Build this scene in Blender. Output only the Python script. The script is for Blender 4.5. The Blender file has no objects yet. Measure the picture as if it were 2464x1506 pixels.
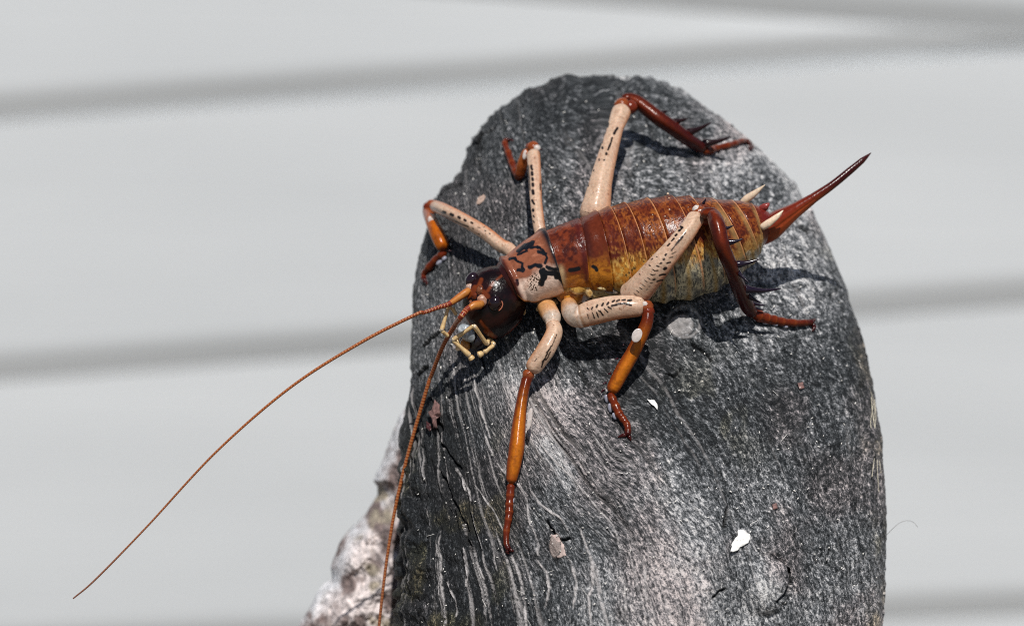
import bpy, math, random
import numpy as np

random.seed(7)
rng = np.random.default_rng(7)
scene = bpy.context.scene
R = math.radians

# ------------------------------------------------------------------ units: 1 Blender unit = 1 cm
scene.unit_settings.system = 'METRIC'
scene.unit_settings.scale_length = 0.01

# ------------------------------------------------------------------ camera
PITCH = R(12)                       # camera looks 12 degrees down
DIST = 46.4                         # cm from lens to the insect
S = 16.7 / 2464.0                   # cm per measured pixel at the insect
FOCUS = np.array([0.0, 0.0, 100.0])
RIGHT = np.array([1.0, 0.0, 0.0])
UP = np.array([0.0, math.sin(PITCH), math.cos(PITCH)])
BACK = np.array([0.0, -math.cos(PITCH), math.sin(PITCH)])
CAM = FOCUS + BACK * DIST

cam_data = bpy.data.cameras.new('camera')
cam_data.lens = 100
cam_data.sensor_width = 36
cam_data.clip_start = 1
cam_data.clip_end = 5000
cam_data.dof.use_dof = True
cam_data.dof.focus_distance = DIST - 1.2
cam_data.dof.aperture_fstop = 0.19
cam_data.dof.aperture_blades = 0
cam = bpy.data.objects.new('camera', cam_data)
scene.collection.objects.link(cam)
cam.location = CAM
cam.rotation_euler = (math.pi / 2 - PITCH, 0, 0)
scene.camera = cam

# ------------------------------------------------------------------ sky and sun
_sd = RIGHT * 0.06 + UP * 0.76 + BACK * 0.65
_sd = _sd / np.linalg.norm(_sd)
SUN_EL = math.asin(_sd[2])
SUN_AZ = math.atan2(_sd[0], _sd[1])
world = bpy.data.worlds.new('World')
scene.world = world
world.use_nodes = True
wn = world.node_tree.nodes
bg = wn.get('Background') or wn.new('ShaderNodeBackground')
sky = wn.new('ShaderNodeTexSky')
sky.sky_type = 'NISHITA'
sky.sun_disc = False
sky.sun_elevation = SUN_EL
sky.sun_rotation = SUN_AZ
world.node_tree.links.new(sky.outputs['Color'], bg.inputs['Color'])
bg.inputs['Strength'].default_value = 0.06
sun_data = bpy.data.lights.new('sun', 'SUN')
sun_data.energy = 4.8
sun_data.angle = R(0.5)
sun_data.color = (1.0, 0.965, 0.92)
sun = bpy.data.objects.new('sun', sun_data)
scene.collection.objects.link(sun)
from mathutils import Vector
sun.rotation_euler = Vector(-_sd).to_track_quat('-Z', 'Y').to_euler()
sun.location = (0, -100, 300)

scene.view_settings.view_transform = 'Standard'
scene.view_settings.look = 'None'
scene.view_settings.exposure = 0.0
scene.view_settings.gamma = 1.0
scene.view_settings.use_curve_mapping = False
scene.render.engine = 'CYCLES'
scene.cycles.use_denoising = False      # the fine grain of the wood stays
scene.cycles.filter_width = 1.0

# ------------------------------------------------------------------ helpers
def P(u, v, z):
    """measured image position (u right, v down) at depth z cm in front of the focus plane -> world point"""
    u = np.asarray(u, float); v = np.asarray(v, float); z = np.asarray(z, float)
    k = (DIST - z) / DIST * S
    x = (u - 1232.0) * k
    y = -(v - 753.0) * k
    return FOCUS + x[..., None] * RIGHT + y[..., None] * UP + z[..., None] * BACK

def crop(x0, y0, sc):
    return lambda x, y: ((x0 + np.asarray(x, float) * sc) * 0.81915, (y0 + np.asarray(y, float) * sc) * 0.81915)
c1 = crop(1200, 650, .3055)
c2 = crop(1600, 500, .332)
c3 = crop(1200, 380, .3187)
c4 = crop(1650, 250, .3856)
c5 = crop(1700, 580, .3044)
c5b = crop(1350, 200, .2988)
c6 = crop(1400, 850, .531)
c7 = crop(850, 1150, .4568)
c7b = crop(1140, 1050, .5234)
c8 = crop(1900, 1000, .5564)
c8b = crop(1600, 760, .3585)
cm_ = crop(1230, 780, .2125)

def project(w):
    """world -> measured image coordinates and z"""
    d = w - FOCUS
    x = d @ RIGHT; y = d @ UP; z = d @ BACK
    k = (DIST - z) / DIST * S
    return x / k + 1232.0, -y / k + 753.0, z

_tab = np.random.default_rng(3).random(65536)
def vnoise(p):
    """value noise, p (...,3)"""
    i = np.floor(p).astype(np.int64); f = p - i
    f = f * f * (3 - 2 * f)
    def h(dx, dy, dz):
        n = (i[..., 0] + dx) * 73856093 ^ (i[..., 1] + dy) * 19349663 ^ (i[..., 2] + dz) * 83492791
        return _tab[(n ^ (n >> 13)) & 65535]
    x, y, z = f[..., 0], f[..., 1], f[..., 2]
    a = h(0,0,0) * (1-x) + h(1,0,0) * x
    b = h(0,1,0) * (1-x) + h(1,1,0) * x
    c = h(0,0,1) * (1-x) + h(1,0,1) * x
    d = h(0,1,1) * (1-x) + h(1,1,1) * x
    return (a * (1-y) + b * y) * (1-z) + (c * (1-y) + d * y) * z
def fbm(p, octs=4, gain=.5):
    t = 0; a = 1; n = 0
    for k in range(octs):
        t = t + a * vnoise(p * 2.0**k + 17.3 * k); n += a; a *= gain
    return t / n
def sstep(a, b, x):
    t = np.clip((x - a) / (b - a), 0, 1)
    return t * t * (3 - 2 * t)
def mix(a, b, t):
    t = np.asarray(t)[..., None]
    return np.asarray(a) * (1 - t) + np.asarray(b) * t
def segdist(u, v, pts):
    """distance from (u,v) arrays to a polyline; also the position along it 0..1"""
    best = np.full(u.shape, 1e9); pos = np.zeros(u.shape)
    n = len(pts) - 1
    if n == 0:
        return np.hypot(u - pts[0][0], v - pts[0][1]), pos
    for k in range(n):
        (ax, ay), (bx, by) = pts[k][:2], pts[k + 1][:2]
        dx, dy = bx - ax, by - ay
        L = dx * dx + dy * dy + 1e-9
        t = np.clip(((u - ax) * dx + (v - ay) * dy) / L, 0, 1)
        d = np.hypot(u - ax - t * dx, v - ay - t * dy)
        m = d < best
        best = np.where(m, d, best); pos = np.where(m, (k + t) / n, pos)
    return best, pos

class MB:
    """collects grids of quads with colours into ONE mesh object"""
    def __init__(s):
        s.v = []; s.f = []; s.c = []; s.n = 0; s.extra = {}
    def grid(s, pts, col, close=True, flip=False):
        n, m = pts.shape[:2]
        idx = np.arange(n * m).reshape(n, m) + s.n
        if close:
            nx = np.roll(idx, -1, axis=1)
            a, b, c, d = idx[:-1], nx[:-1], nx[1:], idx[1:]
        else:
            a, b, c, d = idx[:-1, :-1], idx[:-1, 1:], idx[1:, 1:], idx[1:, :-1]
        q = np.stack([a, b, c, d], -1).reshape(-1, 4)
        if flip: q = q[:, ::-1]
        s.v.append(pts.reshape(-1, 3)); s.f.append(q)
        s.c.append(np.broadcast_to(np.asarray(col, float), (n, m, 3)).reshape(-1, 3))
        s.n += n * m
    def build(s, name, mat, parent=None, base=None, attrs=None, smooth=True):
        V = np.concatenate(s.v); F = np.concatenate(s.f); Cc = np.concatenate(s.c)
        if base is None: base = V.mean(0)
        base = np.asarray(base, float)
        me = bpy.data.meshes.new(name)
        me.vertices.add(len(V)); me.vertices.foreach_set('co', (V - base).astype(np.float32).ravel())
        me.loops.add(F.size); me.loops.foreach_set('vertex_index', F.astype(np.int32).ravel())
        me.polygons.add(len(F))
        me.polygons.foreach_set('loop_start', np.arange(0, F.size, 4, dtype=np.int32))
        me.polygons.foreach_set('loop_total', np.full(len(F), 4, dtype=np.int32))
        me.polygons.foreach_set('use_smooth', np.full(len(F), smooth))
        at = me.attributes.new('Col', 'FLOAT_COLOR', 'POINT')
        at.data.foreach_set('color', np.concatenate([Cc, np.ones((len(Cc), 1))], 1).astype(np.float32).ravel())
        for k, val in (attrs or {}).items():
            if val.ndim == 2:
                a2 = me.attributes.new(k, 'FLOAT_VECTOR', 'POINT'); a2.data.foreach_set('vector', val.astype(np.float32).ravel())
            else:
                a2 = me.attributes.new(k, 'FLOAT', 'POINT'); a2.data.foreach_set('value', val.astype(np.float32).ravel())
        me.update(calc_edges=True); me.validate()
        me.materials.append(mat)
        o = bpy.data.objects.new(name, me)
        scene.collection.objects.link(o)
        if parent is not None:
            o.parent = parent
            off = np.array(WORLD_AT.get(parent.name, (0, 0, 0)))
            o.location = base - off
        else:
            o.location = base
        WORLD_AT[o.name] = tuple(base)
        return o
WORLD_AT = {}
def tag(o, label, cat, group=None, kind=None):
    if label: o['label'] = label
    if cat: o['category'] = cat
    if group: o['group'] = group
    if kind: o['kind'] = kind
    return o
def empty(name, loc):
    o = bpy.data.objects.new(name, None)
    o.empty_display_size = .3
    scene.collection.objects.link(o)
    o.location = loc
    WORLD_AT[o.name] = tuple(loc)
    return o

def catmull(pts, per):
    """pts (k,d) -> smooth curve; per = samples per unit of the first two columns"""
    pts = np.asarray(pts, float)
    p = np.vstack([2 * pts[0] - pts[1], pts, 2 * pts[-1] - pts[-2]])
    p[0, 3:] = pts[0, 3:]; p[-1, 3:] = pts[-1, 3:]
    out = []; st = []
    for k in range(1, len(p) - 2):
        n = max(2, int(np.hypot(*(p[k + 1] - p[k])[:2]) * per))
        t = (np.arange(n) / n)[:, None]
        a, b, c, d = p[k - 1], p[k], p[k + 1], p[k + 2]
        q = .5 * ((2*b) + (-a + c) * t + (2*a - 5*b + 4*c - d) * t**2 + (-a + 3*b - 3*c + d) * t**3)
        # linear radius / depth keeps thin parts from overshooting
        q[:, 3:] = b[3:] * (1 - t) + c[3:] * t
        out.append(q); st.append(k - 1 + t[:, 0])
    out.append(p[-2][None]); st.append(np.array([len(pts) - 1.0]))
    return np.vstack(out), np.concatenate(st)

def tube(mb, st, colf, per=.6, m=28, ratio=1.0, capround=True, wob=0.0, prof=None):
    """st: stations (u, v, z, r) with r in measured pixels.  colf(s, phi, u, v) -> (n,m,3)"""
    q, s = catmull(st, per)
    c = P(q[:, 0], q[:, 1], q[:, 2])
    r = q[:, 3] * S * (DIST - q[:, 2]) / DIST
    # rounded ends
    if capround:
        L = np.concatenate([[0], np.cumsum(np.linalg.norm(np.diff(c, axis=0), axis=1))])
        for e, rr in ((L, r[0]), (L[-1] - L, r[-1])):
            x = np.clip(e / (rr + 1e-9), 0, 1)
            r = r * np.where(e < rr, np.sqrt(np.clip(1 - (1 - x)**2, 0.0004, 1)), 1)
    T = np.gradient(c, axis=0); T /= np.linalg.norm(T, axis=1)[:, None] + 1e-12
    view = CAM - c; view /= np.linalg.norm(view, axis=1)[:, None]
    N1 = np.cross(T, view); N1 /= np.linalg.norm(N1, axis=1)[:, None] + 1e-9
    N2 = np.cross(N1, T)
    ph = np.arange(m) / m * 2 * np.pi
    rr = np.repeat(r[:, None], m, 1)
    if prof is not None: rr = rr * prof(s[:, None], ph[None, :])
    if wob:
        w = fbm(np.stack(np.broadcast_arrays(s[:, None] * 6, np.cos(ph)[None] * 2, np.sin(ph)[None] * 2), -1), 3) - .5
        rr = rr * (1 + wob * w)
    pts = c[:, None] + (np.sin(ph)[None, :, None] * N1[:, None] * rr[..., None]
                        + np.cos(ph)[None, :, None] * N2[:, None] * (rr * ratio)[..., None])
    uu, vv, zz = project(pts)
    front = np.cos(ph)[None, :] * np.ones_like(uu)
    globals()['SIDE'] = np.sin(ph)[None, :] * np.ones_like(uu)
    mb.grid(pts, colf(s[:, None] * np.ones_like(uu), front, uu, vv), close=True)
    return c, q

def ball(mb, u, v, z, ru, rv, rz, col, ang=0, m=28, n=20, colf=None, bump=0):
    """ellipsoid; semi-axes in measured pixels, ang turns it in the picture plane (deg, clockwise)"""
    th = np.linspace(0.02, math.pi - .02, n)[:, None]; ph = np.arange(m)[None] / m * 2 * np.pi
    x = np.sin(th) * np.cos(ph); y = np.sin(th) * np.sin(ph); w = np.cos(th) + 0 * ph
    if bump:
        k = 1 + bump * (fbm(np.stack([x * 2 + u, y * 2 + v, w * 2], -1), 3) - .5); x, y, w = x * k, y * k, w * k
    ca, sa = math.cos(R(ang)), math.sin(R(ang))
    du = ru * x * ca - rv * y * sa; dv = ru * x * sa + rv * y * ca
    pts = P(u + du, v + dv, z + w * rz * S)
    c = col if colf is None else colf(x, y, w, u + du, v + dv)
    mb.grid(pts, c, close=True, flip=True)

# ------------------------------------------------------------------ materials
def newmat(name):
    m = bpy.data.materials.new(name); m.use_nodes = True
    nt = m.node_tree; b = nt.nodes['Principled BSDF']
    return m, nt, b
def add(nt, kind, **kw):
    n = nt.nodes.new(kind)
    for k, v in kw.items():
        if k.startswith('_'): setattr(n, k[1:], v)
        else: n.inputs[k].default_value = v
    return n
def chitin(name, rough=.28, sss=.0, bump=.15, scale=18, coat=.3, ior=1.5):
    m, nt, b = newmat(name)
    at = add(nt, 'ShaderNodeAttribute', _attribute_name='Col')
    tc = add(nt, 'ShaderNodeTexCoord')
    no = add(nt, 'ShaderNodeTexNoise', Scale=scale, Detail=4.0, Roughness=.6)
    nt.links.new(tc.outputs['Object'], no.inputs['Vector'])
    mr = add(nt, 'ShaderNodeMapRange')
    mr.inputs['From Min'].default_value = .3; mr.inputs['From Max'].default_value = .7
    mr.inputs['To Min'].default_value = .8; mr.inputs['To Max'].default_value = 1.18
    nt.links.new(no.outputs['Fac'], mr.inputs['Value'])
    mx = add(nt, 'ShaderNodeMix', _data_type='RGBA', _blend_type='MULTIPLY')
    mx.inputs[0].default_value = 1
    nt.links.new(at.outputs['Color'], mx.inputs[6]); nt.links.new(mr.outputs[0], mx.inputs[7])
    nt.links.new(mx.outputs[2], b.inputs['Base Color'])
    mr2 = add(nt, 'ShaderNodeMapRange')
    mr2.inputs['To Min'].default_value = rough - .06; mr2.inputs['To Max'].default_value = rough + .14
    nt.links.new(no.outputs['Fac'], mr2.inputs['Value'])
    nt.links.new(mr2.outputs[0], b.inputs['Roughness'])
    bp = add(nt, 'ShaderNodeBump', Strength=bump, Distance=.03)
    nt.links.new(no.outputs['Fac'], bp.inputs['Height'])
    nt.links.new(bp.outputs[0], b.inputs['Normal'])
    b.inputs['IOR'].default_value = ior
    b.inputs['Coat Weight'].default_value = coat
    b.inputs['Coat Roughness'].default_value = .08
    b.inputs['Specular IOR Level'].default_value = .24
    if sss:
        b.inputs['Subsurface Weight'].default_value = sss
        b.inputs['Subsurface Radius'].default_value = (.12, .06, .035)
        b.inputs['Subsurface Scale'].default_value = 1.0
    return m
M_BODY = chitin('weta_chitin', .18, 0, .30, 16, .06)
M_LEG = chitin('leg_chitin', .20, .12, .18, 20, .03)
M_DARK = chitin('dark_chitin', .17, 0, .12, 20, .1)
M_EYE = chitin('eye_chitin', .12, 0, 0, 10, .5)
M_PALP = chitin('palp_chitin', .24, .1, .05, 20, .2)
M_ANT = chitin('antenna_chitin', .35, 0, .05, 20, .15)

# ------------------------------------------------------------------ background wall of weatherboards
def paint_mat():
    m, nt, b = newmat('weatherboard_paint')
    tc = add(nt, 'ShaderNodeTexCoord')
    mp = add(nt, 'ShaderNodeMapping'); mp.inputs['Scale'].default_value = (.02, 1, .12)
    nt.links.new(tc.outputs['Object'], mp.inputs['Vector'])
    no = add(nt, 'ShaderNodeTexNoise', Scale=1.2, Detail=4.0)
    nt.links.new(mp.outputs[0], no.inputs['Vector'])
    cr = add(nt, 'ShaderNodeValToRGB')
    cr.color_ramp.elements[0].position = .3; cr.color_ramp.elements[0].color = (.575, .60, .615, 1)
    cr.color_ramp.elements[1].position = .75; cr.color_ramp.elements[1].color = (.655, .68, .695, 1)
    nt.links.new(no.outputs['Fac'], cr.inputs['Fac'])
    nt.links.new(cr.outputs[0], b.inputs['Base Color'])
    b.inputs['Roughness'].default_value = .55
    n2 = add(nt, 'ShaderNodeTexNoise', Scale=1.5, Detail=3.0)
    mp2 = add(nt, 'ShaderNodeMapping'); mp2.inputs['Scale'].default_value = (.08, 1, 3)
    nt.links.new(tc.outputs['Object'], mp2.inputs['Vector']); nt.links.new(mp2.outputs[0], n2.inputs['Vector'])
    bp = add(nt, 'ShaderNodeBump', Strength=.15, Distance=.1)
    nt.links.new(n2.outputs['Fac'], bp.inputs['Height']); nt.links.new(bp.outputs[0], b.inputs['Normal'])
    return m
M_WALL = paint_mat()
WALL_Y = 100.0
def onwall(u, v):
    """where the line of sight through (u,v) meets the wall plane: (x, z)"""
    d = P(u, v, 0.0) - CAM
    t = (WALL_Y - CAM[1]) / d[1]
    p = CAM + d * t
    return p[0], p[2]
wall = empty('weatherboard_wall', (0, WALL_Y, 0))
tag(wall, 'out of focus white painted weatherboard wall behind the stump', 'wall')
def edge_line(pa, pb):
    (xa, za), (xb, zb) = onwall(*pa), onwall(*pb)
    k = (zb - za) / (xb - xa)
    return lambda x: za + k * (x - xa)
X0, X1 = -130.0, 130.0
main = edge_line((0, 290), (2464, 122))
pitchz = onwall(0, 290)[1] - onwall(0, 908)[1]
edges = []                                # lower edge of each board, top to bottom
edges.append(lambda x: main(x) + 4 * pitchz)
edges.append(lambda x: main(x) + 3 * pitchz)
edges.append(lambda x: main(x) + 2 * pitchz)
tilt = edge_line((1400, 4), (2464, 78))
edges.append(lambda x: np.maximum(tilt(x), main(x) + .4))
edges.append(main)
low2 = edge_line((0, 908), (2464, 726)); edges.append(low2)
low3 = edge_line((500, 1545), (2464, 1466)); edges.append(low3)
for k in range(1, 9):
    edges.append(lambda x, k=k: low3(x) - k * pitchz)
nx = 60
xs = np.linspace(X0, X1, nx)
LAP = 1.25
BEV = 1.5
for i in range(1, len(edges)):
    zl = edges[i](xs); zt = edges[i - 1](xs) - .02
    zl = np.minimum(zl, zt - .35)
    # section: back-top, front-top, then the face leaning slightly forward to a long rounded bevel
    h = np.minimum(BEV, (zt - zl) * .8)
    lap = np.clip(.86 + (zt - zl) * .034, .9, LAP)
    prof = [(0.0, zt), (-.86, zt), (-lap, zl + h * 1.25), (-lap + .012, zl + h * 1.08), (-lap + .05, zl + h * .88),
            (-lap + .05 + .25 * BEV * .82, zl + h * .06), (-lap + .06 + .25 * BEV, zl), (0.0, zl)]
    ring = np.stack([np.stack([xs, WALL_Y + y + 0 * xs, z], -1) for y, z in prof], 1)
    mb = MB(); mb.grid(ring, (.8, .8, .8), close=True, flip=True)
    for e in (0, -1):
        r6 = ring[e]; cap = np.stack([np.stack([r6[0], r6[1], r6[2], r6[3]]), np.stack([r6[7], r6[6], r6[5], r6[4]])])
        mb.grid(cap, (.8, .8, .8), close=False, flip=(e == 0))
    mb.build('weatherboard', M_WALL, wall, base=(0, WALL_Y, float(zl.mean())), smooth=False)
# framing behind the boards
mb = MB()
bx = np.array([[[X0, WALL_Y + .3, 0], [X1, WALL_Y + .3, 0], [X1, WALL_Y + 8, 0], [X0, WALL_Y + 8, 0]],
               [[X0, WALL_Y + .3, 190], [X1, WALL_Y + .3, 190], [X1, WALL_Y + 8, 190], [X0, WALL_Y + 8, 190]]], float)
mb.grid(bx, (.8, .8, .8), close=True)
mb.build('wall_core', M_WALL, wall, smooth=False)

# ground
def ground_mat():
    m, nt, b = newmat('ground_soil')
    tc = add(nt, 'ShaderNodeTexCoord')
    no = add(nt, 'ShaderNodeTexNoise', Scale=.15, Detail=8.0)
    nt.links.new(tc.outputs['Object'], no.inputs['Vector'])
    cr = add(nt, 'ShaderNodeValToRGB')
    cr.color_ramp.elements[0].position = .35; cr.color_ramp.elements[0].color = (.11, .092, .066, 1)
    cr.color_ramp.elements[1].position = .7; cr.color_ramp.elements[1].color = (.21, .178, .132, 1)
    nt.links.new(no.outputs['Fac'], cr.inputs['Fac']); nt.links.new(cr.outputs[0], b.inputs['Base Color'])
    b.inputs['Roughness'].default_value = .9
    return m
mb = MB()
g = np.linspace(-1, 1, 41); gx, gy = np.meshgrid(np.sign(g) * np.abs(g)**2 * 2500, np.sign(g) * np.abs(g)**2 * 2500)
gz = (fbm(np.stack([gx * .05, gy * .05, 0 * gx], -1), 3) - .5) * 2
mb.grid(np.stack([gx, gy, gz], -1), (.1, .1, .08), close=False)
tag(mb.build('ground', ground_mat(), base=(0, 0, 0)), None, None, kind='structure')

# ------------------------------------------------------------------ the driftwood stump
_LV = np.array([150,184,188,195,205,215,240,280,330,400,440,455,475,500,560,640,700,800,900,950,1000,1060,1120,1204,1316,1429,1600,1900], float)
_LU = np.array([1415,1400,1362,1325,1295,1270,1225,1180,1137,1110,1086,1064,1048,1037,1026,1005,993,990,988,982,972,962,957,954,952,950,946,940], float)
_RV = np.array([150,184,188,195,205,217,241,262,303,356,394,439,508,560,612,650,700,780,860,950,1050,1150,1250,1350,1430,1506,1700,1900], float)
_RU = np.array([1435,1450,1510,1565,1605,1634,1675,1702,1762,1825,1864,1908,1953,1980,2003,2018,2035,2064,2087,2104,2119,2128,2132,2131,2128,2124,2110,2100], float)
_TV = np.array([150,185,200,240,320,450,600,800,1000,1200,1506,1800], float)
_TA = np.array([84,80,72,62,52,45,39,33,28,23,17,10], float)
_vv = np.linspace(150, 1950, 1801)
_ff = np.cumsum(np.tan(np.radians(np.interp(_vv, _TV, _TA)))) * S
_ff -= np.interp(750, _vv, _ff)
PW = 2.25
def stump_frame(v):
    uL = np.interp(v, _LV, _LU); uR = np.interp(v, _RV, _RU)
    f = np.interp(v, _vv, _ff)
    hw = (uR - uL) / 2
    return (uL + uR) / 2, hw, f, np.minimum(.80 * hw * S, 2.9)
RIDGE = [(1150, 905), (1330, 860), (1480, 915), (1556, 1001), (1693, 1138), (1752, 1243), (1775, 1400), (1770, 1520), (1765, 1800)]
def lobes(u, v):
    d = np.zeros(np.shape(u))
    dist, pos = segdist(u, v, RIDGE)
    # side: left/below the line is the raised lobe
    lu = np.interp(v, [p[1] for p in RIDGE[2:]], [p[0] for p in RIDGE[2:]], left=1300)
    inside = (u < lu) & (v > 890)
    sd = np.where(inside, -dist, dist)
    d += .26 * sstep(70, -130, sd) * sstep(1150, 1380, u) * sstep(880, 980, v) * sstep(-700, -250, sd)
    d -= .10 * np.exp(-((sd - 60) / 70)**2) * sstep(950, 1100, v) * sstep(1900, 1700, u)
    # knot bottom right
    k = ((u - 1845) / 55)**2 + ((v - 1415) / 60)**2
    d += .20 * np.exp(-k**1.5)
    d -= .12 * np.exp(-((np.hypot((u - 1840) / 1.0, (v - 1412) / 1.1) - 66) / 9)**2) * sstep(1800, 1870, u)
    d += .10 * np.exp(-(((u - 1790) / 90)**2 + ((v - 1340) / 70)**2))
    d += .12 * np.exp(-(((u - 1490) / 60)**2 + ((v - 790) / 25)**2))
    d -= .06 * np.exp(-(((u - 1470) / 90)**2 + ((v - 840) / 30)**2))
    # long shallow undulations
    d += .10 * np.exp(-((u - 1120 - (v - 900) * .12) / 40)**2) * sstep(850, 1000, v)
    d -= .10 * np.exp(-((u - 1040 - (v - 900) * .05) / 28)**2) * sstep(900, 1050, v)
    d += .12 * np.exp(-(((u - 1900) / 130)**2 + ((v - 620) / 110)**2))
    d += .05 * np.exp(-(((u - 1640) / 130)**2 + ((v - 775) / 70)**2))
    return d
def surf(u, v):
    u = np.asarray(u, float); v = np.asarray(v, float)
    uc, hw, f, B = stump_frame(v)
    x = np.clip(np.abs(u - uc) / hw, 0, 1)
    return f - B * (1 - (1 - x**PW)**(1 / PW)) + lobes(u, v)

# rows and columns of the sheet
rows = np.concatenate([np.linspace(184, 215, 36, endpoint=False), np.linspace(215, 420, 110, endpoint=False),
                       np.linspace(420, 1510, 520, endpoint=False), np.linspace(1510, 1800, 40)])
nf, nb = 620, 60
thf = np.linspace(-math.pi / 2, math.pi / 2, nf)
thb = np.linspace(math.pi / 2, 3 * math.pi / 2, nb + 2)[1:-1]
th = np.concatenate([thf, thb])
sn, cs = np.sin(th), np.cos(th)
xx = np.sign(sn) * np.abs(sn)**(2 / PW); dd = np.sign(cs) * np.abs(cs)**(2 / PW)
uc, hw, ff, BB = stump_frame(rows)
U = uc[:, None] + hw[:, None] * xx[None]
V = np.repeat(rows[:, None], len(th), 1)
frontm = (np.arange(len(th)) < nf)[None] * np.ones_like(U)
Z = ff[:, None] - BB[:, None] * (1 - dd[None]) + lobes(U, V) * np.clip(dd[None] * 3, 0, 1)
W = P(U, V, Z)
# grain lines: follow the flow down to the foot of the picture
_AU = [930, 1050, 1150, 1250, 1450, 1600, 1800, 2000, 2150]; _AS = [.02, .10, .28, .5, .8, .7, .45, .28, .1]
_BV = [180, 600, 900, 1050, 1250, 1400, 1506]; _BS = [.35, .5, .8, 1, 1, .6, .3]
GU = U.copy(); GV = V.copy()
for _ in range(24):
    st = np.clip((1506 - GV), 0, None) / 24 if _ == 0 else st
    GU = GU + st * np.interp(GU, _AU, _AS) * np.interp(GV, _BV, _BS)
    GV = GV + st
swirl = (fbm(np.stack([U * .006, V * .004, 0 * U], -1), 3) - .5)
A = (GU + swirl * 60) * S
Bc = V * S
g3 = lambda a, b, o=0.0: np.stack([A * a, Bc * b, np.full_like(A, o)], -1)
# masks
streaks = [
 ([(480,70),(490,170),(520,290),(560,400),(575,450)], 4), ([(545,430),(570,510),(590,540)], 7),
 ([(610,590),(660,650),(740,720),(770,780),(790,890),(830,1020),(850,1110)], 5),
 ([(800,400),(870,500),(950,590),(1040,680),(1130,790),(1200,870),(1260,940),(1290,1020),(1310,1110)], 4.5),
 ([(810,750),(850,820),(920,870),(970,900),(1010,970)], 6), ([(1080,960),(1110,1060),(1150,1150),(1150,1250),(1130,1350),(1140,1500)], 7),
 ([(490,720),(560,810),(610,900),(650,990)], 4), ([(370,30),(380,130),(380,240)], 4),
 ([(690,1100),(720,1180),(750,1280),(765,1400),(775,1500)], 12), ([(840,1140),(890,1210),(905,1290),(880,1400)], 9),
 ([(1010,1120),(1045,1200),(1055,1300),(1040,1400)], 6), ([(425,1070),(445,1200),(440,1280)], 10),
 ([(340,1260),(370,1360),(380,1450)], 5), ([(1430,1100),(1445,1250),(1450,1400)], 5), ([(430,100),(437,180)], 3),
 ([(560,980),(590,1080),(610,1200)], 3), ([(520,1180),(540,1240)], 4), ([(1300,1180),(1330,1300),(1330,1450)], 4),
 ([(380,620),(420,700),(470,800)], 9), ([(1150,430),(1200,500),(1260,570)], 3)]
streak = np.zeros_like(U)
wn_ = fbm(g3(6, 6, 2.), 4)
fine_ = fbm(g3(30, 22, 9.), 2)
for pts, w in streaks:
    pp = [c7b(*p) for p in pts]
    d, t = segdist(U + (wn_ - .5) * 9, V, pp)
    w2 = w * .36 * (0.3 + 1.5 * wn_) * (1 - .6 * np.abs(2 * t - 1)**2)
    streak = np.maximum(streak, sstep(w2 + 1.3, w2 - .9, d) * (.35 + .65 * sstep(.28, .48, fine_)) * (.7 + .6 * wn_))
# more faint grain streaks everywhere
n_st = fbm(g3(15, .42, 4.), 4, .6)
lined = sstep(1720, 1350, U - (V - 1100) * .35) * sstep(820, 1000, V)
streak = np.maximum(streak, (.22 + .50 * lined) * sstep(.655, .73, n_st) * sstep(.36, .56, fbm(g3(1.2, .5, 8.), 2)) * sstep(.2, .5, fine_))
n_s2 = fbm(g3(22, .9, 14.), 3, .6)
streak = np.maximum(streak, .48 * lined * sstep(.63, .73, n_s2) * sstep(.42, .6, fbm(g3(2.2, .8, 18.), 2)))
cracks = [([(1665, 824), (1688, 838), (1711, 869)], 2.6), ([(1012, 838), (1035, 815), (1060, 797)], 3.5), ([(1645, 880), (1625, 905), (1600, 898)], 2.2),
          ([(1752, 1243), (1745, 1265), (1757, 1215)], 3.5), ([(1135, 352), (1160, 325), (1192, 305)], 3), ([(1000, 905), (1030, 880)], 3),
          ([(1052, 480), (1075, 455), (1110, 440)], 3), ([(1035, 1010), (1070, 1080), (1110, 1130)], 1.6), ([(958, 1121), (962, 1204), (958, 1316), (956, 1429), (954, 1506)], 5),
          ([(1900, 505), (1925, 545), (1950, 560)], 4), ([(1310, 1250), (1335, 1285), (1350, 1300), (1370, 1292)], 2.2), ([(1060, 1130), (1085, 1190), (1120, 1260), (1130, 1330)], 1.6),
          ([(1896, 1362), (1903, 1400), (1893, 1432), (1872, 1452)], 3.2), ([(1715, 1440), (1735, 1420), (1755, 1415)], 2.4), ([(1025, 940), (1050, 990), (1060, 1040)], 1.6)]
crack = np.zeros_like(U)
for pts, w in cracks:
    d, t = segdist(U + (wn_ - .5) * 14, V + (fine_ - .5) * 5, pts)
    crack = np.maximum(crack, sstep(w + 2.5, w * .3, d) * sstep(1.05, .8, np.abs(2 * t - 1)))
grow = fbm(g3(9, .45, 12.), 4, .55)
groove = sstep(.36, .27, grow) * sstep(.35, .6, fbm(g3(1.0, .6, 3.), 2)) * sstep(1900, 1250, U)
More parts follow.
